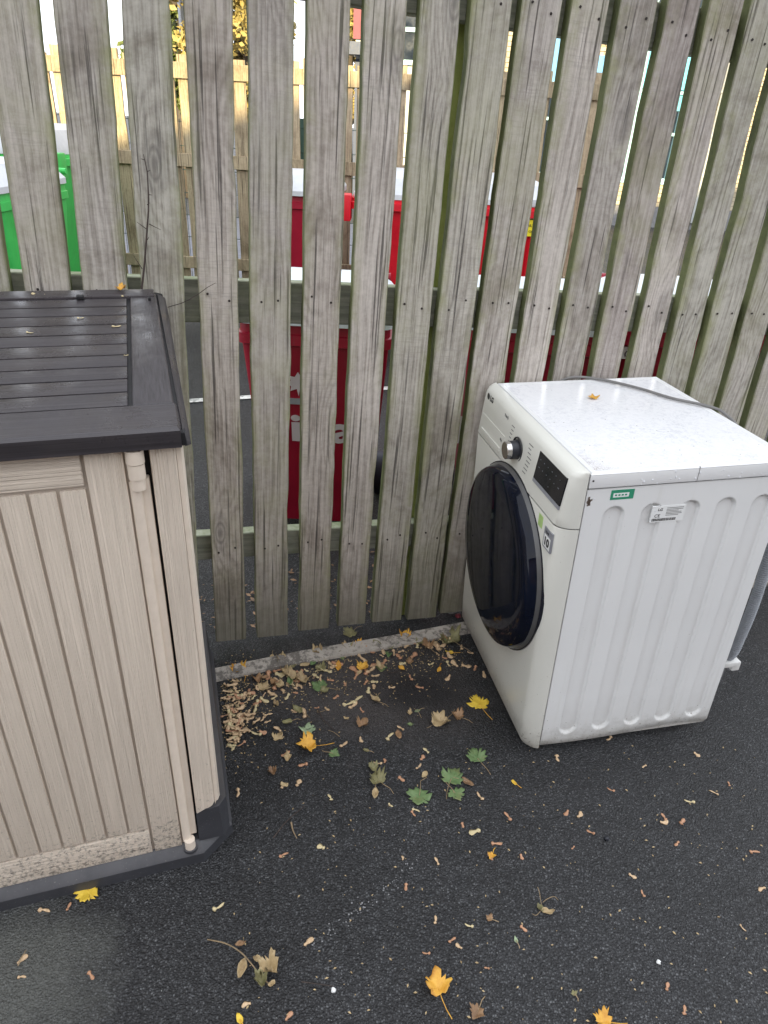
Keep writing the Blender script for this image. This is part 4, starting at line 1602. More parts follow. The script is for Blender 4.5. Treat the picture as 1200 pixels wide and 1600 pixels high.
# ------------------------------------------------------------------ trees and lamp post beyond
def tree(loc, h, cr_, n, mat_, label, sd_, cz=.62, squash=1.0):
    rg = random.Random(sd_)
    t_ = empty('tree', loc, label=label, category='tree', group='trees beyond the far fence')
    bm = bmesh.new()
    bm_tube(bm, [(0, 0, 0), (rg.uniform(-.1, .1), 0, h * .3), (rg.uniform(-.2, .2), 0, h * .6), (0, 0, h * .9)], [.16, .12, .08, .02], 8)
    for k in range(9):
        a = rg.uniform(0, 2 * PI)
        z_ = h * rg.uniform(.25, .75)
        r = cr_ * rg.uniform(.5, .9)
        bm_tube(bm, [(0, 0, z_), (math.cos(a) * r * .5, math.sin(a) * r * .5, z_ + r * .35), (math.cos(a) * r, math.sin(a) * r, z_ + r * .6)], [.05, .03, .01], 5)
    link('trunk', bm_mesh('trunk', bm, M['bark'], True), t_)
    V, Fc = [], []
    cl = []
    for k in range(36):
        a = rg.uniform(0, 2 * PI)
        e_ = rg.uniform(-1, 1)
        r = cr_ * rg.uniform(.35, .95)
        cl.append((math.cos(a) * r * math.sqrt(1 - e_ * e_), math.sin(a) * r * math.sqrt(1 - e_ * e_), h * cz + e_ * h * (.95 - cz) * squash, cr_ * rg.uniform(.18, .42)))
    for k in range(n):
        c = rg.choice(cl)
        q = Vector((rg.gauss(0, 1), rg.gauss(0, 1), rg.gauss(0, 1))).normalized() * c[3] * rg.uniform(.5, 1.1)
        p_ = Vector(c[:3]) + q
        s_ = rg.uniform(.035, .085)
        a1 = Vector((rg.gauss(0, 1), rg.gauss(0, 1), rg.gauss(0, 1))).normalized()
        a2 = a1.cross(Vector((rg.gauss(0, 1), rg.gauss(0, 1), rg.gauss(0, 1)))).normalized()
        i0 = len(V)
        V += [p_ - a1 * s_, p_ - a2 * s_ * .6, p_ + a1 * s_, p_ + a2 * s_ * .6]
        Fc.append((i0, i0 + 1, i0 + 2, i0 + 3))
    link('crown', mesh('crown', V, Fc, mat_), t_)
    return t_


tree((-4.3, 15.5, 0), 5.6, .95, 15000, M['f_green'], 'dark green tree beside the lamp post beyond the far fence', 1)
tree((-2.75, 13.5, 0), 5.4, 1.25, 20000, M['f_gold'], 'golden autumn tree rising behind the middle of the far fence', 2)
tree((-1.25, 17.5, 0), 5.6, .75, 12000, M['f_gold'], 'smaller yellow-leaved tree just left of the maroon panel', 3)
tree((-6.1, 22, 0), 4.2, 1.0, 9000, M['f_green'], 'low dark conifer-like tree at the left skyline', 4)
lp = empty('lamp_post', (-3.98, 14.6, 0), label='slim grey lamp post in front of the dark green tree', category='lamp post')
tube('pole', [(0, 0, 0), (0, 0, 2), (0, 0, 6.2)], [.075, .06, .045], M['lamp'], lp, n=12)
tube('arm', [(0, 0, 6.2), (.2, -.1, 6.4), (.7, -.3, 6.45)], .03, M['lamp'], lp)
box('lamp_head', .6, 1.0, -.42, -.22, 6.40, 6.50, M['lamp'], lp, .03)
# dark green mesh fence beyond the timber one
mf = empty('mesh_fence', (0, 6.9, 0), label='dark green wire mesh fence just beyond the far timber fence', category='fence')
bm = bmesh.new()
for k in range(75):
    xx_ = -4.6 + k * .075
    bm_tube(bm, [(xx_, 0, .05), (xx_, 0, 1.45)], .0025, 4, False)
for k in range(8):
    bm_tube(bm, [(-4.6, .004, .1 + k * .19), (.95, .004, .1 + k * .19)], .003, 4, False)
link('wire_mesh', bm_mesh('wire_mesh', bm, M['dark_metal']), mf, kind='stuff')
for xx_ in (-4.6, -2.75, -.9, .95):
    box('mesh_post', xx_ - .025, xx_ + .025, .006, .056, 0, 1.5, M['dark_metal'], mf)

# ------------------------------------------------------------------ unseen house added behind the camera, shaped to cast the yard's shade
hs = empty('added_shade_house', (0, -9, 0), label='unseen brown brick gabled house added behind the viewer to shade the yard', category='house')
gx = [(-7.5, 0), (14.0, 0), (14.0, 6.6), (5.6, 7.10), (-7.5, 4.00)]
V = [(a, 0, c) for a, c in gx] + [(a, -7, c) for a, c in gx]
n = len(gx)
Fc = [tuple(range(n)), tuple(range(n, 2 * n))[::-1]] + [(i, i + n, (i + 1) % n + n, (i + 1) % n) for i in range(n)]
link('wall', mesh('wall', V, Fc, M['brick_red']), hs)
for (xa, za, xb, zb) in ((-7.9, 3.92, 5.6, 7.115), (5.6, 7.115, 14.4, 6.59)):
    V = [(xa, .25, za), (xb, .25, zb), (xb, -7.3, zb), (xa, -7.3, za), (xa, .25, za + .14), (xb, .25, zb + .14), (xb, -7.3, zb + .14), (xa, -7.3, za + .14)]
    link('roof', mesh('roof', V, [(3, 2, 1, 0), (4, 5, 6, 7), (0, 1, 5, 4), (1, 2, 6, 5), (2, 3, 7, 6), (3, 0, 4, 7)], M['roof']), hs)
for wx, wz in ((-4.5, 1), (-1, 1), (3.5, 1), (8, 1), (1, 4), (6, 4.2), (10, 4.2)):
    f = box('window', wx, wx + 1.3, .002, .05, wz, wz + 1.3, M['pane'], hs)
    for (a, b, c, d) in ((wx - .05, wx, wz - .05, wz + 1.35), (wx + 1.3, wx + 1.35, wz - .05, wz + 1.35), (wx, wx + 1.3, wz + 1.3, wz + 1.35), (wx, wx + 1.3, wz - .05, wz), (wx + .62, wx + .68, wz, wz + 1.3)):
        box('frame', a, b, .003, .08, c, d, M['sticker_white'], f)

# ------------------------------------------------------------------ leaves, seeds, twigs
MAPLE = [(0, -.40), (.08, -.34), (.20, -.40), (.34, -.36), (.31, -.20), (.50, -.20), (.49, -.08), (.60, .06), (.56, .15), (.33, .13), (.44, .30), (.34, .36), (.21, .24), (.27, .42), (.18, .44), (.10, .56), (.0, .62),
         (-.10, .56), (-.18, .44), (-.27, .42), (-.21, .24), (-.34, .36), (-.44, .30), (-.33, .13), (-.56, .15), (-.60, .06), (-.49, -.08), (-.50, -.20), (-.31, -.20), (-.34, -.36), (-.20, -.40), (-.08, -.34)]
OVAL = [(0, -.5), (.16, -.36), (.25, -.12), (.24, .12), (.14, .34), (0, .5), (-.14, .34), (-.24, .12), (-.25, -.12), (-.16, -.36)]


def leaf_mesh(name, size, mat_, shape, curl, fold, rg, stem=True):
    pts = [Vector((x_ * rg.uniform(.76, 1.1), y_ * rg.uniform(.76, 1.1), 0)) for x_, y_ in shape]
    c = Vector((0, -.05, 0))
    V = [c]
    n = len(pts)
    for f in (.35, .7, 1.0):
        for q in pts:
            V.append(c + (q - c) * f)
    ph = rg.uniform(0, 6)
    out_ = []
    for q in V:
        r = math.hypot(q.x, q.y)
        z_ = curl * r * r * (1 + .6 * math.sin(3 * math.atan2(q.y, q.x) + ph)) + fold * abs(q.x) + .05 * math.sin(q.x * 9 + ph) * math.sin(q.y * 8 + ph * 2) * (abs(curl) + .2)
        out_.append(Vector((q.x * (1 - .3 * abs(curl) * r), q.y * (1 - .3 * abs(curl) * r), z_)) * size)
    zm = min(q.z for q in out_)
    out_ = [q - Vector((0, 0, zm - .0008)) for q in out_]
    Fc = [(0, 1 + k, 1 + (k + 1) % n) for k in range(n)]
    for j in range(2):
        for k in range(n):
            a = 1 + j * n + k
            b = 1 + j * n + (k + 1) % n
            Fc.append((a, a + n, b + n, b))
    # thickness underneath
    nv = len(out_)
    out_ = out_ + [q - Vector((0, 0, .0006)) for q in out_]
    Fc = Fc + [tuple(i + nv for i in reversed(f_)) for f_ in Fc] + [(1 + 2 * n + k, 1 + 2 * n + k + nv, 1 + 2 * n + (k + 1) % n + nv, 1 + 2 * n + (k + 1) % n) for k in range(n)]
    me = mesh(name, out_, Fc, mat_, True)
    return me, out_[0]


def leaf(px, py, spx, mk, label, shape='m', curl=.3, fold=.0, rot=None, z=0.0, cat='leaf', group='fallen leaves on the tarmac', stem=True, tilt=0.0):
    rg = random.Random(int(px * 131 + py * 7))
    P_ = at(px, py, z)
    dist = (P_ - Vector((0, 0, CAM_H))).dot(CF)
    size = spx * .90 * dist / F_PX
    sh = MAPLE if shape == 'm' else OVAL
    me, c0 = leaf_mesh('leaf', size, M[mk], sh, curl, fold, rg)
    t_ = empty('leaf', (P_.x, P_.y, z), label=label, category=cat, group=group)
    t_.rotation_euler = (tilt, 0, rot if rot is not None else rg.uniform(0, 2 * PI))
    link('blade', me, t_)
    if stem:
        k = size
        x_, y_, z_ = c0
        zb = .0012
        tube('stalk', [(x_, y_, z_ + .0008), (x_ + .05 * k, -.45 * k, max(z_ * .6, zb + .002)), (x_ + .12 * k, -.75 * k, zb + .001), (x_ + rg.uniform(-.1, .3) * k, -1.05 * k, zb)], .0009, M['l_orange' if mk in ('l_yellow', 'l_orange') else 'twig_tan'], t_, n=5)
    return t_


LV = [
    (748, 1100, 38, 'l_yellow', 'bright yellow maple leaf lying beside the lower front of the white machine', 'm', .25, 0, .3),
    (137, 1395, 40, 'l_yellow', 'yellow leaf lying against the dark base of the storage box', 'm', .35, -.1, PI),
    (684, 1542, 50, 'l_orange', 'yellow and orange curled maple leaf at the bottom centre of the tarmac', 'm', .7, .2, .2),
    (482, 1167, 42, 'l_orange', 'orange brown crumpled leaf under the pale green one by the box', 'm', 1.0, .2, 1.6),
    (481, 1142, 27, 'l_pale', 'pale green leaf piece touching the orange crumpled leaf', 'm', .3, .2, .1),
    (500, 1073, 30, 'l_green', 'dark green leaf near the pale edging strip, right of a tan leaf', 'm', .3, 0, 1.2),
    (474, 1064, 28, 'l_tan', 'tan curled leaf left of the dark green leaf near the edging strip', 'm', .9, .2, 2.2),
    (373, 1047, 30, 'l_orange', 'orange leaf resting on the edging strip next to the storage box', 'm', .8, .2, .6),
    (706, 1216, 42, 'l_green', 'largest green leaf of the cluster in front of the machine', 'm', .35, .1, 5.8),
    (745, 1184, 38, 'l_green', 'green leaf nearest the machine corner in the green cluster', 'm', .5, .15, .4),
    (655, 1245, 42, 'l_green', 'green maple leaf lying alone left of the green cluster', 'm', .3, .05, 2.9),
    (712, 1241, 30, 'l_green', 'small green leaf tucked below the largest green leaf', 'm', .3, .1, 3.6),
    (731, 1223, 26, 'l_brown', 'brown leaf lying between the green leaves', 'o', .7, .2, 4.2),
    (590, 1220, 36, 'l_olive', 'olive shrivelled leaf left of the lone green maple leaf', 'm', .9, .3, .8),
    (586, 1243, 26, 'l_tan', 'narrow tan leaf piece hanging off the olive shrivelled leaf', 'o', .9, .6, 3.0),
    (688, 1130, 40, 'l_tan', 'tan dried leaf cluster left of the bright yellow leaf', 'm', 1.0, .2, 2.2),
    (716, 1120, 26, 'l_brown', 'brown dry leaf between the tan cluster and the bright yellow leaf', 'm', .9, .1, 1.0),
    (521, 1178, 20, 'l_green', 'small green leaf right of the orange crumpled leaf', 'm', .3, .1, 4.4),
    (465, 1110, 26, 'l_olive', 'olive leaf just above the pale green piece', 'o', .6, .3, .9),
    (449, 1129, 24, 'l_olive', 'dull olive leaf between the seed pile and the pale green piece', 'o', .6, .2, 1.9),
    (803, 1223, 15, 'l_yellow', 'tiny yellow leaf on open tarmac below the machine', 'o', .3, .1, .6),
    (745, 1583, 30, 'l_brown', 'brown orange leaf at the bottom edge right of the yellow orange leaf', 'm', .8, .3, 2.5),
    (943, 1596, 38, 'l_orange', 'pale orange brown leaf cut off by the bottom edge', 'm', .6, .2, 1.3),
    (374, 1592, 24, 'l_yellow', 'small yellow leaf at the bottom edge below the leafy twig', 'o', .4, .2, .6),
    (704, 1000, 44, 'l_olive', 'dark olive leaf at the fence end of the edging strip by the machine', 'm', .7, .1, .7),
    (702, 1020, 18, 'l_yellow', 'small orange yellow leaf below the dark olive leaf by the machine', 'o', .6, .1, 1.4),
    (547, 990, 28, 'l_olive', 'olive leaf on the far side of the edging strip at the slat feet', 'm', .4, .1, 2.4),
    (668, 1010, 26, 'l_brown', 'red brown leaf on the near side of the edging strip', 'm', .8, .2, .5),
    (686, 1047, 17, 'l_orange', 'small orange leaf in front of the red brown leaf', 'o', .7, .2, 2.8),
    (596, 1045, 20, 'l_green', 'small green leaf amid seeds below the strip centre', 'm', .5, .1, 3.3),
    (535, 1028, 15, 'l_green', 'small green fragment right of the dark green leaf', 'o', .3, .1, .3),
    (440, 1032, 22, 'l_olive', 'olive green leaf on the edging strip near the box', 'm', .6, .2, 1.1),
    (455, 1043, 18, 'l_olive', 'greenish leaf scrap below the olive leaf on the strip', 'o', .6, .2, 2.1),
    (425, 1028, 18, 'l_tan', 'tan scrap of leaf lying on the strip above the seed pile', 'o', .6, .2, 3.1),
    (765, 1436, 15, 'l_brown', 'reddish brown leaf scrap on open tarmac, lower right of centre', 'm', .8, .2, 1.1),
    (806, 1469, 14, 'l_pale', 'pale green round scrap on the open tarmac', 'o', .4, .1, .2),
    (586, 1095, 26, 'l_tan', 'long tan keeled leaf piece in the middle of the litter', 'o', .9, .7, 1.0),
    (652, 1111, 14, 'l_pale', 'grey green leaf scrap left of the tan cluster', 'o', .4, .1, 2.0),
    (572, 1173, 14, 'l_olive', 'thin olive blade above the olive shrivelled leaf', 'o', .5, .4, 1.2),
    (640, 1035, 16, 'l_brown', 'brown leaf scrap near the strip, right of the small green leaf', 'm', .7, .2, .2),
    (588, 1091, 14, 'l_green', 'green scrap beside the long tan keeled piece', 'o', .4, .2, 2.6),
    (768, 1338, 17, 'l_orange', 'orange and tan seed cluster on open tarmac below the machine', 'm', .8, .4, 2.6),
    (897, 1553, 12, 'l_olive', 'small olive scrap near the bottom right of the tarmac', 'm', .7, .2, .4),
]
for a in LV:
    leaf(*a[:5], shape=a[5], curl=a[6], fold=a[7], rot=a[8])
# leaf on the machine top and on the storage box lid
P_ = WM @ Vector((.227, .445, .8305))
me, _c = leaf_mesh('leaf', .030, M['l_orange'], MAPLE, .5, .2, random.Random(3))
o = link('leaf', me, None, loc=P_, label='small orange leaf lying on top of the washing machine', category='leaf', group='fallen leaves on furniture')
P_ = SM @ (LMx @ Vector((-.075, .662, .006)))
me, _c = leaf_mesh('leaf', .028, M['l_orange'], MAPLE, .8, .2, random.Random(5))
link('leaf', me, None, loc=P_, label='orange leaf on the back edge of the dark storage box lid', category='leaf', group='fallen leaves on furniture')


# winged seeds
def seed_mesh(name, mat_, rg):
    ln = rg.uniform(.72, 1.0)
    bend = rg.uniform(-.45, .45)
    wk = rg.uniform(.7, 1.45)
    ws = rg.uniform(.6, 1.5)
    V, Fc = [], []
    prof_ = [(0, .05, .09), (.10, .13, .15), (.22, .12, .12), (.32, .075, .05), (.48, .11, .03), (.68, .155, .022), (.86, .14, .022), (1.0, .05, .02)]
    cup = rg.uniform(.02, .1)
    for (t_, hw, th) in prof_:
        yb = bend * (t_ - .3) ** 2
        z0_ = cup * (t_ - .45) ** 2 * 4 * .3
        hw *= 1.25 * (wk if t_ < .3 else ws) * rg.uniform(.85, 1.15)
        V += [(t_ * ln - .5, yb - hw, z0_), (t_ * ln - .5, yb - hw * .3, z0_ + th), (t_ * ln - .5, yb + hw * .5, z0_ + th * .9), (t_ * ln - .5, yb + hw, z0_)]
    for j in range(len(prof_) - 1):
        for k in range(4):
            a = j * 4 + k
            b = j * 4 + (k + 1) % 4
            Fc.append((a, b, b + 4, a + 4))
    Fc.append((3, 2, 1, 0))
    q = (len(prof_) - 1) * 4
    Fc.append((q, q + 1, q + 2, q + 3))
    return mesh(name, V, Fc, mat_, True)


SEEDS = [[seed_mesh('winged_seed', M[k_], random.Random(i * 7 + j)) for j in range(10)] for i, k_ in enumerate(('seed', 'seed_red', 'seed_pale'))]


def seed(px, py, spx=18, ci=None, label=None, group=None, z=0.0012, tilt=0.0, ang=None):
    P_ = at(px, py, z)
    dist = (P_ - Vector((0, 0, CAM_H))).dot(CF)
    size = spx * dist / F_PX
    ci = ci if ci is not None else random.choices((0, 1, 2), (5, 2.2, 2))[0]
    o = link('winged_seed', random.choice(SEEDS[ci]), None, loc=P_)
    o.scale = (size, size, size * random.uniform(.7, 1.1))
    o.rotation_euler = (random.uniform(-.25, .25) + tilt, random.uniform(-.12, .12), ang if ang is not None else random.uniform(0, 2 * PI))
    cw_ = ('tan', 'reddish', 'pale')[ci]
    if label == 'open':
        h_ = 'left' if px < 400 else 'centre' if px < 800 else 'right'
        v_ = 'at the bottom' if py > 1430 else 'below the level of the box' if py > 1250 else 'beside the machine foot'
        label = cw_ + ' winged seed alone on open tarmac, ' + h_ + ', ' + v_
    elif label == 'strip':
        label = cw_ + ' winged seed in litter ' + ('at the box end of the edging' if px < 480 else 'by the middle of the edging' if px < 610 else 'at the machine end of the edging')
    elif label == 'drift':
        label = cw_ + ' winged seed in the drift beside the storage box, ' + ('fence side' if py < 1115 else 'near side')
    tag(o, label or 'dry winged seed', 'seed', group)
    return o


OPEN = [(373, 1240, 20, 0), (500, 1322, 17, 2), (444, 1334, 19, 1), (342, 1418, 20, 2), (483, 1470, 21, 0), (634, 1387, 15, 1), (630, 1340, 10, 0),
        (741, 1299, 20, 2), (765, 1337, 16, 1), (777, 1318, 20, 1), (793, 1274, 20, 1), (723, 1290, 12, 1), (885, 1271, 15, 1), (908, 1273, 18, 0),
        (922, 1300, 15, 1), (1037, 1275, 16, 1), (1040, 1286, 18, 0), (1067, 1283, 18, 1), (1078, 1253, 16, 2), (1057, 1319, 15, 1), (870, 1186, 17, 0),
        (952, 1155, 16, 0), (953, 1234, 15, 1), (1116, 1238, 14, 0), (1090, 1180, 14, 0), (990, 1370, 16, 0), (1003, 1395, 15, 1), (1188, 1388, 16, 0),
        (1178, 1330, 16, 1), (1139, 1224, 10, 1), (1006, 1197, 10, 0), (895, 1325, 9, 1), (1043, 1540, 18, 1), (1070, 1577, 18, 1), (819, 1452, 15, 1),
        (681, 1437, 15, 0), (707, 1468, 16, 1), (716, 1478, 14, 0), (683, 1345, 14, 0), (733, 1447, 14, 2), (666, 1490, 13, 1), (452, 1586, 18, 1),
        (383, 1568, 18, 0), (72, 1421, 24, 0), (36, 1497, 20, 0), (36, 1525, 16, 0), (143, 1525, 20, 1), (108, 1415, 16, 1), (516, 1245, 15, 2),
        (647, 1168, 0, 0), (589, 1193, 17, 0), (602, 1188, 12, 1), (628, 1218, 16, 1), (650, 1265, 13, 2), (611, 1259, 12, 2), (646, 1272, 14, 1),
        (666, 1172, 14, 2), (661, 1183, 14, 1), (655, 1198, 15, 0), (748, 1243, 20, 0), (467, 1222, 20, 0), (445, 1227, 16, 0), (472, 1195, 18, 1),
        (538, 1163, 18, 0), (563, 1157, 14, 0), (626, 1137, 14, 0), (608, 1150, 18, 2), (402, 1100, 18, 2), (447, 1177, 18, 1), (815, 1340, 12, 1),
        (1160, 1450, 12, 0), (760, 1512, 10, 1), (553, 1102, 20, 0), (545, 1100, 20, 2), (500, 1060, 16, 0), (1178, 700 + 188, 12, 0), (700, 1060, 16, 0), (757, 1055, 16, 0), (742, 1045, 14, 1)]
for (a, b, c, d) in OPEN:
    if c: seed(a, b, c, d, 'open', 'winged seeds scattered on open tarmac')
rg = random.Random(21)
random.seed(22)
for k in range(95):              # litter between strip and centre
    t_ = rg.random()
    px = 400 + 330 * t_ + rg.gauss(0, 12)
    py = 1052 - 68 * t_ + abs(rg.gauss(0, 34)) + 4
    if px > 735: continue
    seed(px, py, rg.choice((rg.uniform(9, 15), rg.uniform(15, 25))), None, 'strip', 'winged seeds along the edging strip')
for k in range(95):              # the drift against the storage box
    px = 352 + abs(rg.gauss(0, 19)) + (0 if rg.random() < .75 else rg.uniform(0, 45))
    py = rg.choice((1128, 1136, 1140, 1105, 1080)) + rg.gauss(0, 15)
    lim = 340 + (py - 1040) * .16
    if px < lim: px = lim + rg.uniform(0, 12)
    seed(px, py, rg.uniform(12, 20), rg.choices((0, 1, 2), (6, 2, 1))[0], 'drift', 'winged seeds drifted against the box', z=rg.uniform(.001, .012), tilt=rg.gauss(0, .25))
for (a, b, c) in ((127, 497, 12), (183, 510, 16), (197, 463, 14), (198, 555, 9), (48, 520, 14), (60, 460, 20)):
    q = Vector((0, 0, CAM_H))
    P_ = at(a, b, 1.085 if b > 500 else 1.115)
    # drop onto the sloping lid
    inv = (SM @ LMx).inverted()
    d = inv.to_3x3() @ ray(a, b)
    oq = inv @ Vector((0, 0, CAM_H))
    kk = (.0022 - oq.z) / d.z
    P_ = (SM @ LMx) @ (oq + d * kk)
    o = link('winged_seed', random.choice(SEEDS[2]), None, loc=P_)
    s_ = c * (P_ - q).dot(CF) / F_PX
    o.scale = (s_, s_, s_)
    o.rotation_euler = (0, 0, random.uniform(-.5, .5) + .3)
    tag(o, 'pale winged seed lying on the dark storage box lid', 'seed', 'winged seeds on the lid')
rg = random.Random(77)
for k in range(46):
    t_ = rg.random()
    if k < 34:
        px, py = 400 + 320 * t_, 1046 - 66 * t_ + abs(rg.gauss(0, 26)) + rg.uniform(-14, 6)
    else:
        px, py = rg.uniform(400, 700), rg.uniform(1080, 1230)
    if px > 712: continue
    mk_, cw_ = rg.choice((('l_olive', 'olive'), ('l_tan', 'tan'), ('l_brown', 'brown'), ('l_tan', 'tan'), ('l_green', 'green'), ('l_orange', 'orange')))
    P_ = at(px, py, .0012)
    size = rg.uniform(11, 24) * (P_ - Vector((0, 0, CAM_H))).dot(CF) / F_PX
    me, _c = leaf_mesh('leaf_scrap', size, M[mk_], rg.choice((MAPLE, OVAL)), rg.uniform(.4, 1.2), rg.uniform(0, .6), rg)
    zone_ = 'at the box end of the edging' if px < 480 else 'by the middle of the edging' if px < 610 else 'at the machine end of the edging'
    o = link('leaf_scrap', me, None, loc=P_, rot=(0, 0, rg.uniform(0, 6.3)))
    tag(o, cw_ + ' crumpled leaf scrap ' + (zone_ if k < 34 else 'on the silty tarmac below the litter'), 'leaf', 'leaf scraps in the litter')
# fine leaf crumbs nobody could count
V, Fc = [], []
rg = random.Random(33)
for k in range(1700):
    if rg.random() < .6:
        t_ = rg.random()
        px, py = 345 + 390 * t_ + rg.gauss(0, 10), 1050 - 75 * t_ + abs(rg.gauss(0, 45))
    elif rg.random() < .5:
        px, py = 345 + abs(rg.gauss(0, 35)), 1110 + rg.gauss(0, 40)
    else:
        px, py = rg.uniform(350, 1200), rg.uniform(1150, 1600)
        if py < 1400 and px < 380: continue
    if px > 725 and py < 1165: continue
    P_ = at(px, py, .0015)
    s_ = rg.uniform(.0010, .0045)
    a = rg.uniform(0, PI)
    c, s = math.cos(a) * s_, math.sin(a) * s_
    i0 = len(V)
    V += [(P_.x - c, P_.y - s, P_.z), (P_.x + s * .5, P_.y - c * .5, P_.z + s_ * .3), (P_.x + c, P_.y + s, P_.z), (P_.x - s * .5, P_.y + c * .5, P_.z + s_ * .2)]
    Fc.append((i0, i0 + 1, i0 + 2, i0 + 3))
link('leaf_crumbs', mesh('leaf_crumbs', V, Fc, M['l_tan']), kind='stuff')
V, Fc = [], []
for k in range(70):
    t_ = rg.random()
    P_ = at(655 - 165 * t_ + rg.gauss(0, 7), 1345 + 125 * t_ + rg.gauss(0, 7), .0016)
    s_ = rg.uniform(.0008, .0024)
    a = rg.uniform(0, PI)
    i0 = len(V)
    for q in range(5):
        V.append((P_.x + math.cos(a + q * 1.257) * s_ * rg.uniform(.6, 1.2), P_.y + math.sin(a + q * 1.257) * s_ * rg.uniform(.6, 1.2), P_.z))
    Fc.append(tuple(range(i0, i0 + 5)))
link('paint_specks', mesh('paint_specks', V, Fc, M['concrete']), kind='stuff')
# litter behind the fence
V, Fc = [], []
for k in range(700):
    s_ = rg.uniform(-1.2, 1.6)
    P_ = Vector((0, FD0, 0)) + FT * s_ + FN * (.09 + abs(rg.gauss(0, .22)))
    P_.z = rg.uniform(.0, .008) - .008
    z_ = rg.uniform(.005, .016)
    a = rg.uniform(0, PI)
    c, s = math.cos(a) * z_, math.sin(a) * z_
    i0 = len(V)
    V += [(P_.x - c, P_.y - s, P_.z + .002), (P_.x + s * .4, P_.y - c * .4, P_.z + z_ * .3), (P_.x + c, P_.y + s, P_.z + .002), (P_.x - s * .4, P_.y + c * .4, P_.z + z_ * .1)]
    Fc.append((i0, i0 + 1, i0 + 2, i0 + 3))
link('leaf_litter', mesh('leaf_litter', V, Fc, M['l_brown']), kind='stuff')

rg = random.Random(91)
for k in range(14):
    px, py = rg.uniform(360, 690), rg.uniform(1040, 1150)
    a, ln = rg.uniform(0, PI), rg.uniform(12, 26)
    dx, dy = math.cos(a) * ln / 2, math.sin(a) * ln / 2 * .7
    o = tube('leaf_stalk', spline([at(px - dx, py - dy, .002), at(px + dy * .2, py - dx * .15, .005), at(px + dx, py + dy, .002)], 4), .0008, M['twig_tan' if k % 2 else 'twig'], None, n=5)
    tag(o, ('pale' if k % 2 else 'dark') + ' thin leaf stalk in the litter ' + ('near the storage box' if px < 500 else 'towards the machine'), 'stalk', 'leaf stalks in the litter')

# twigs
def ground_twig(P, r, mat_, label, cat='twig', group='twigs on the tarmac'):
    pts = spline([at(a, b, z_) for a, b, z_ in P], 5)
    o = tube('twig', pts, [r * (1 - .6 * i / len(pts)) for i in range(len(pts))], M[mat_], None, n=6)
    tag(o, label, cat, group)
    return o


ground_twig([(497, 1108, .003), (505, 1124, .008), (522, 1140, .004)], .0018, 'twig', 'short dark twig lying right of the pale green leaf')
ground_twig([(427, 1309, .003), (448, 1283, .007), (476, 1259, .004)], .0017, 'twig', 'thin brown twig left of centre on the open tarmac')
ground_twig([(455, 1285, .003), (458, 1298, .006), (464, 1310, .003)], .0022, 'twig_tan', 'dry curled stalk below the thin brown twig')
ground_twig([(471, 1534, .002), (500, 1538, .003), (522, 1541, .002)], .0012, 'twig', 'hair-thin dark twig near the bottom centre-left')
ground_twig([(28, 1509, .003), (33, 1497, .007), (41, 1484, .004)], .0014, 'twig_tan', 'small forked pale twig at the lower left')
# leafy dry twig
tw = empty('leafy_twig', at(385, 1500), label='dry brown twig with several shrivelled leaves at the lower left', category='twig')
o0 = at(385, 1500)


def lt(px, py, z_=.003): return at(px, py, z_) - o0


tube('stem', spline([lt(324, 1468), lt(352, 1474, .01), (lt(375, 1487, .014)), lt(392, 1505, .01), lt(412, 1530, .005), lt(425, 1540)], 4), .0014, M['twig_tan'], tw, n=6)
for (px, py, sp, ro, mk) in ((378, 1517, 34, 2.9, 'l_tan'), (422, 1518, 40, 1.5, 'l_tan'), (402, 1500, 22, 1.2, 'l_tan'), (376, 1477, 22, 1.7, 'l_brown'), (408, 1536, 30, .8, 'l_olive'), (425, 1540, 18, 2.2, 'l_tan')):
    P_ = lt(px, py, .002)
    size = sp * (at(px, py) - Vector((0, 0, CAM_H))).dot(CF) / F_PX
    me, _c = leaf_mesh('shrivelled_leaf', size, M[mk], OVAL if sp < 25 or ro > 2 else MAPLE, 1.3, .9, random.Random(int(px)))
    link('shrivelled_leaf', me, tw, loc=P_, rot=(0, 0, ro))
# uprooted weed
wd_ = empty('uprooted_weed', at(850, 1418), label='small uprooted dry weed with curling roots on the open tarmac', category='weed')
o0 = at(850, 1418)
for P in ([(848, 1420), (845, 1408), (843, 1395), (840, 1386)], [(848, 1410), (856, 1404), (866, 1401), (872, 1406)], [(846, 1422), (838, 1430), (832, 1428)]):
    tube('root', spline([lt(a, b, .004 + .006 * (i % 2)) for i, (a, b) in enumerate(P)], 4), .0008, M['twig_tan'], wd_, n=5)
for (px, py, sp, ro, mk) in ((843, 1420, 18, .4, 'l_olive'), (855, 1426, 22, 1.4, 'l_tan')):
    me, _c = leaf_mesh('shrivelled_leaf', sp * .0015, M[mk], OVAL, 1.1, .6, random.Random(px))
    link('shrivelled_leaf', me, wd_, loc=lt(px, py, .001), rot=(0, 0, ro))
# bare twig growing up the slats behind the storage box lid
tw = empty('bare_shoot', (0, 0, 0), label='bare dark thorny shoot climbing the slats behind the storage box lid', category='plant')
inv = FM.inverted()


def onf(px, py, off=-.012):
    d = inv.to_3x3() @ ray(px, py)
    oq = inv @ Vector((0, 0, CAM_H))
    kk = (off - oq.y) / d.y
    return FM @ (oq + d * kk)


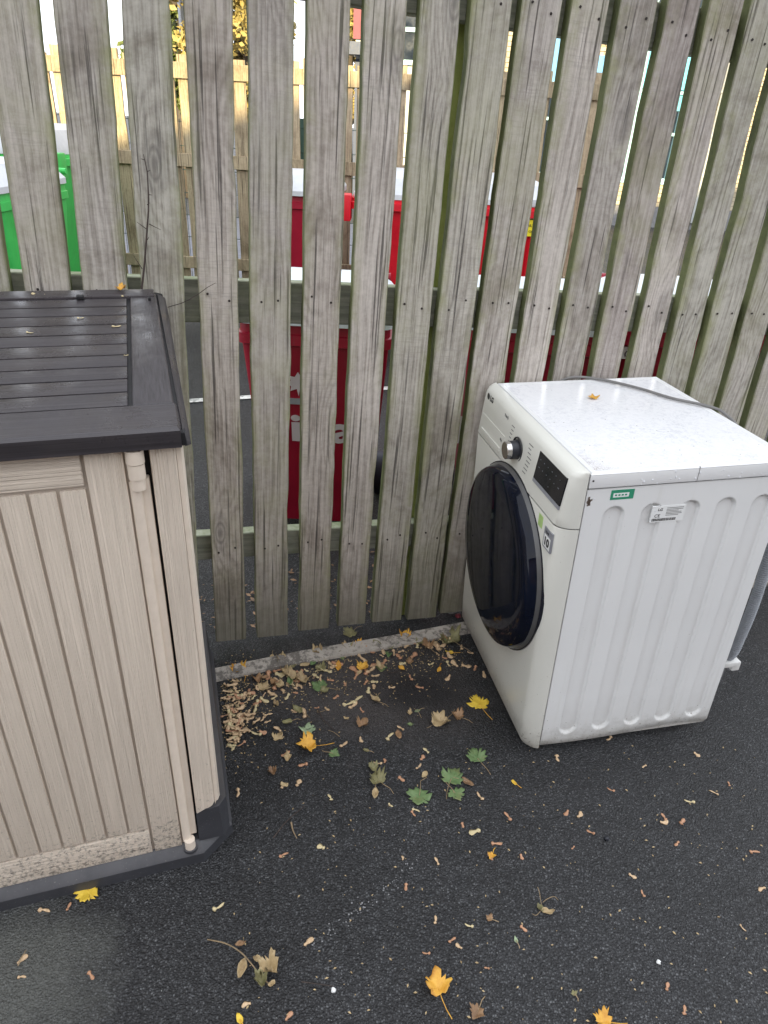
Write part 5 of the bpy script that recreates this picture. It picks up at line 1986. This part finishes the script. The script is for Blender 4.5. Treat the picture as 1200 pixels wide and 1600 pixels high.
tube('stem', [onf(219, 470), onf(222, 447), onf(226, 410), onf(229, 370), onf(232, 330), onf(232, 304), onf(230, 268), onf(224, 241)], [.0026, .0025, .0022, .002, .0018, .0016, .0012, .0007], M['twig'], tw, n=6)
for (a, b, c, d) in ((229, 358, 214, 347), (233, 350, 251, 359), (232, 304, 238, 305), (230, 268, 235, 266), (226, 250, 220, 248), (222, 420, 209, 400), (230, 375, 233, 370), (230, 320, 234, 317)):
    tube('thorn', [onf(a, b), onf(c, d, -.014)], [.0011, .0004], M['twig'], tw, n=4)
sh2 = tube('bare_shoot', [onf(262, 480, -.01), onf(283, 474, -.012), onf(296, 468, -.01), onf(312, 458, -.012), onf(324, 449, -.014), onf(337, 442, -.014)], [.0011, .001, .001, .0009, .0008, .0005], M['twig'], None, n=5)
tag(sh2, 'thin wiry shoot crossing the slats right of the lid corner', 'plant')
# small rubbish: red wrapper by the machine's rear foot, white pebble
bm = bmesh.new()
bmesh.ops.create_icosphere(bm, subdivisions=2, radius=.011)
for q in bm.verts: q.co = q.co * random.uniform(.7, 1.2); q.co.z *= .6
link('berry', bm_mesh('berry', bm, plain('dull_red_wrapper', (.16, .02, .03), .5), False), None, loc=at(716, 962, .008), label='crumpled dull red scrap at the fence foot beside the machine', category='litter')
bm = bmesh.new()
bmesh.ops.create_icosphere(bm, subdivisions=2, radius=.022)
for q in bm.verts: q.co = q.co * random.uniform(.85, 1.1); q.co.z *= .6
link('stone', bm_mesh('stone', bm, M['concrete'], False), None, loc=at(706, 952, .01), label='grey stone at the fence foot beside the machine', category='stone')
for (a, b, r_, c) in ((521, 1547, .005, 'small bright white pebble beside the thin dark twig'), (1029, 1503 + 0, .005, 'small white pebble at the lower right of the tarmac'), (948, 1310, .006, 'black lump of tar on the open tarmac')):
    bm = bmesh.new()
    bmesh.ops.create_icosphere(bm, subdivisions=2, radius=r_)
    for q in bm.verts: q.co = q.co * random.uniform(.75, 1.15)
    link('stone', bm_mesh('stone', bm, M['sticker_white'] if 'white' in c else M['knob_black'], True), None, loc=at(a, b, r_ * .6), label=c, category='stone')
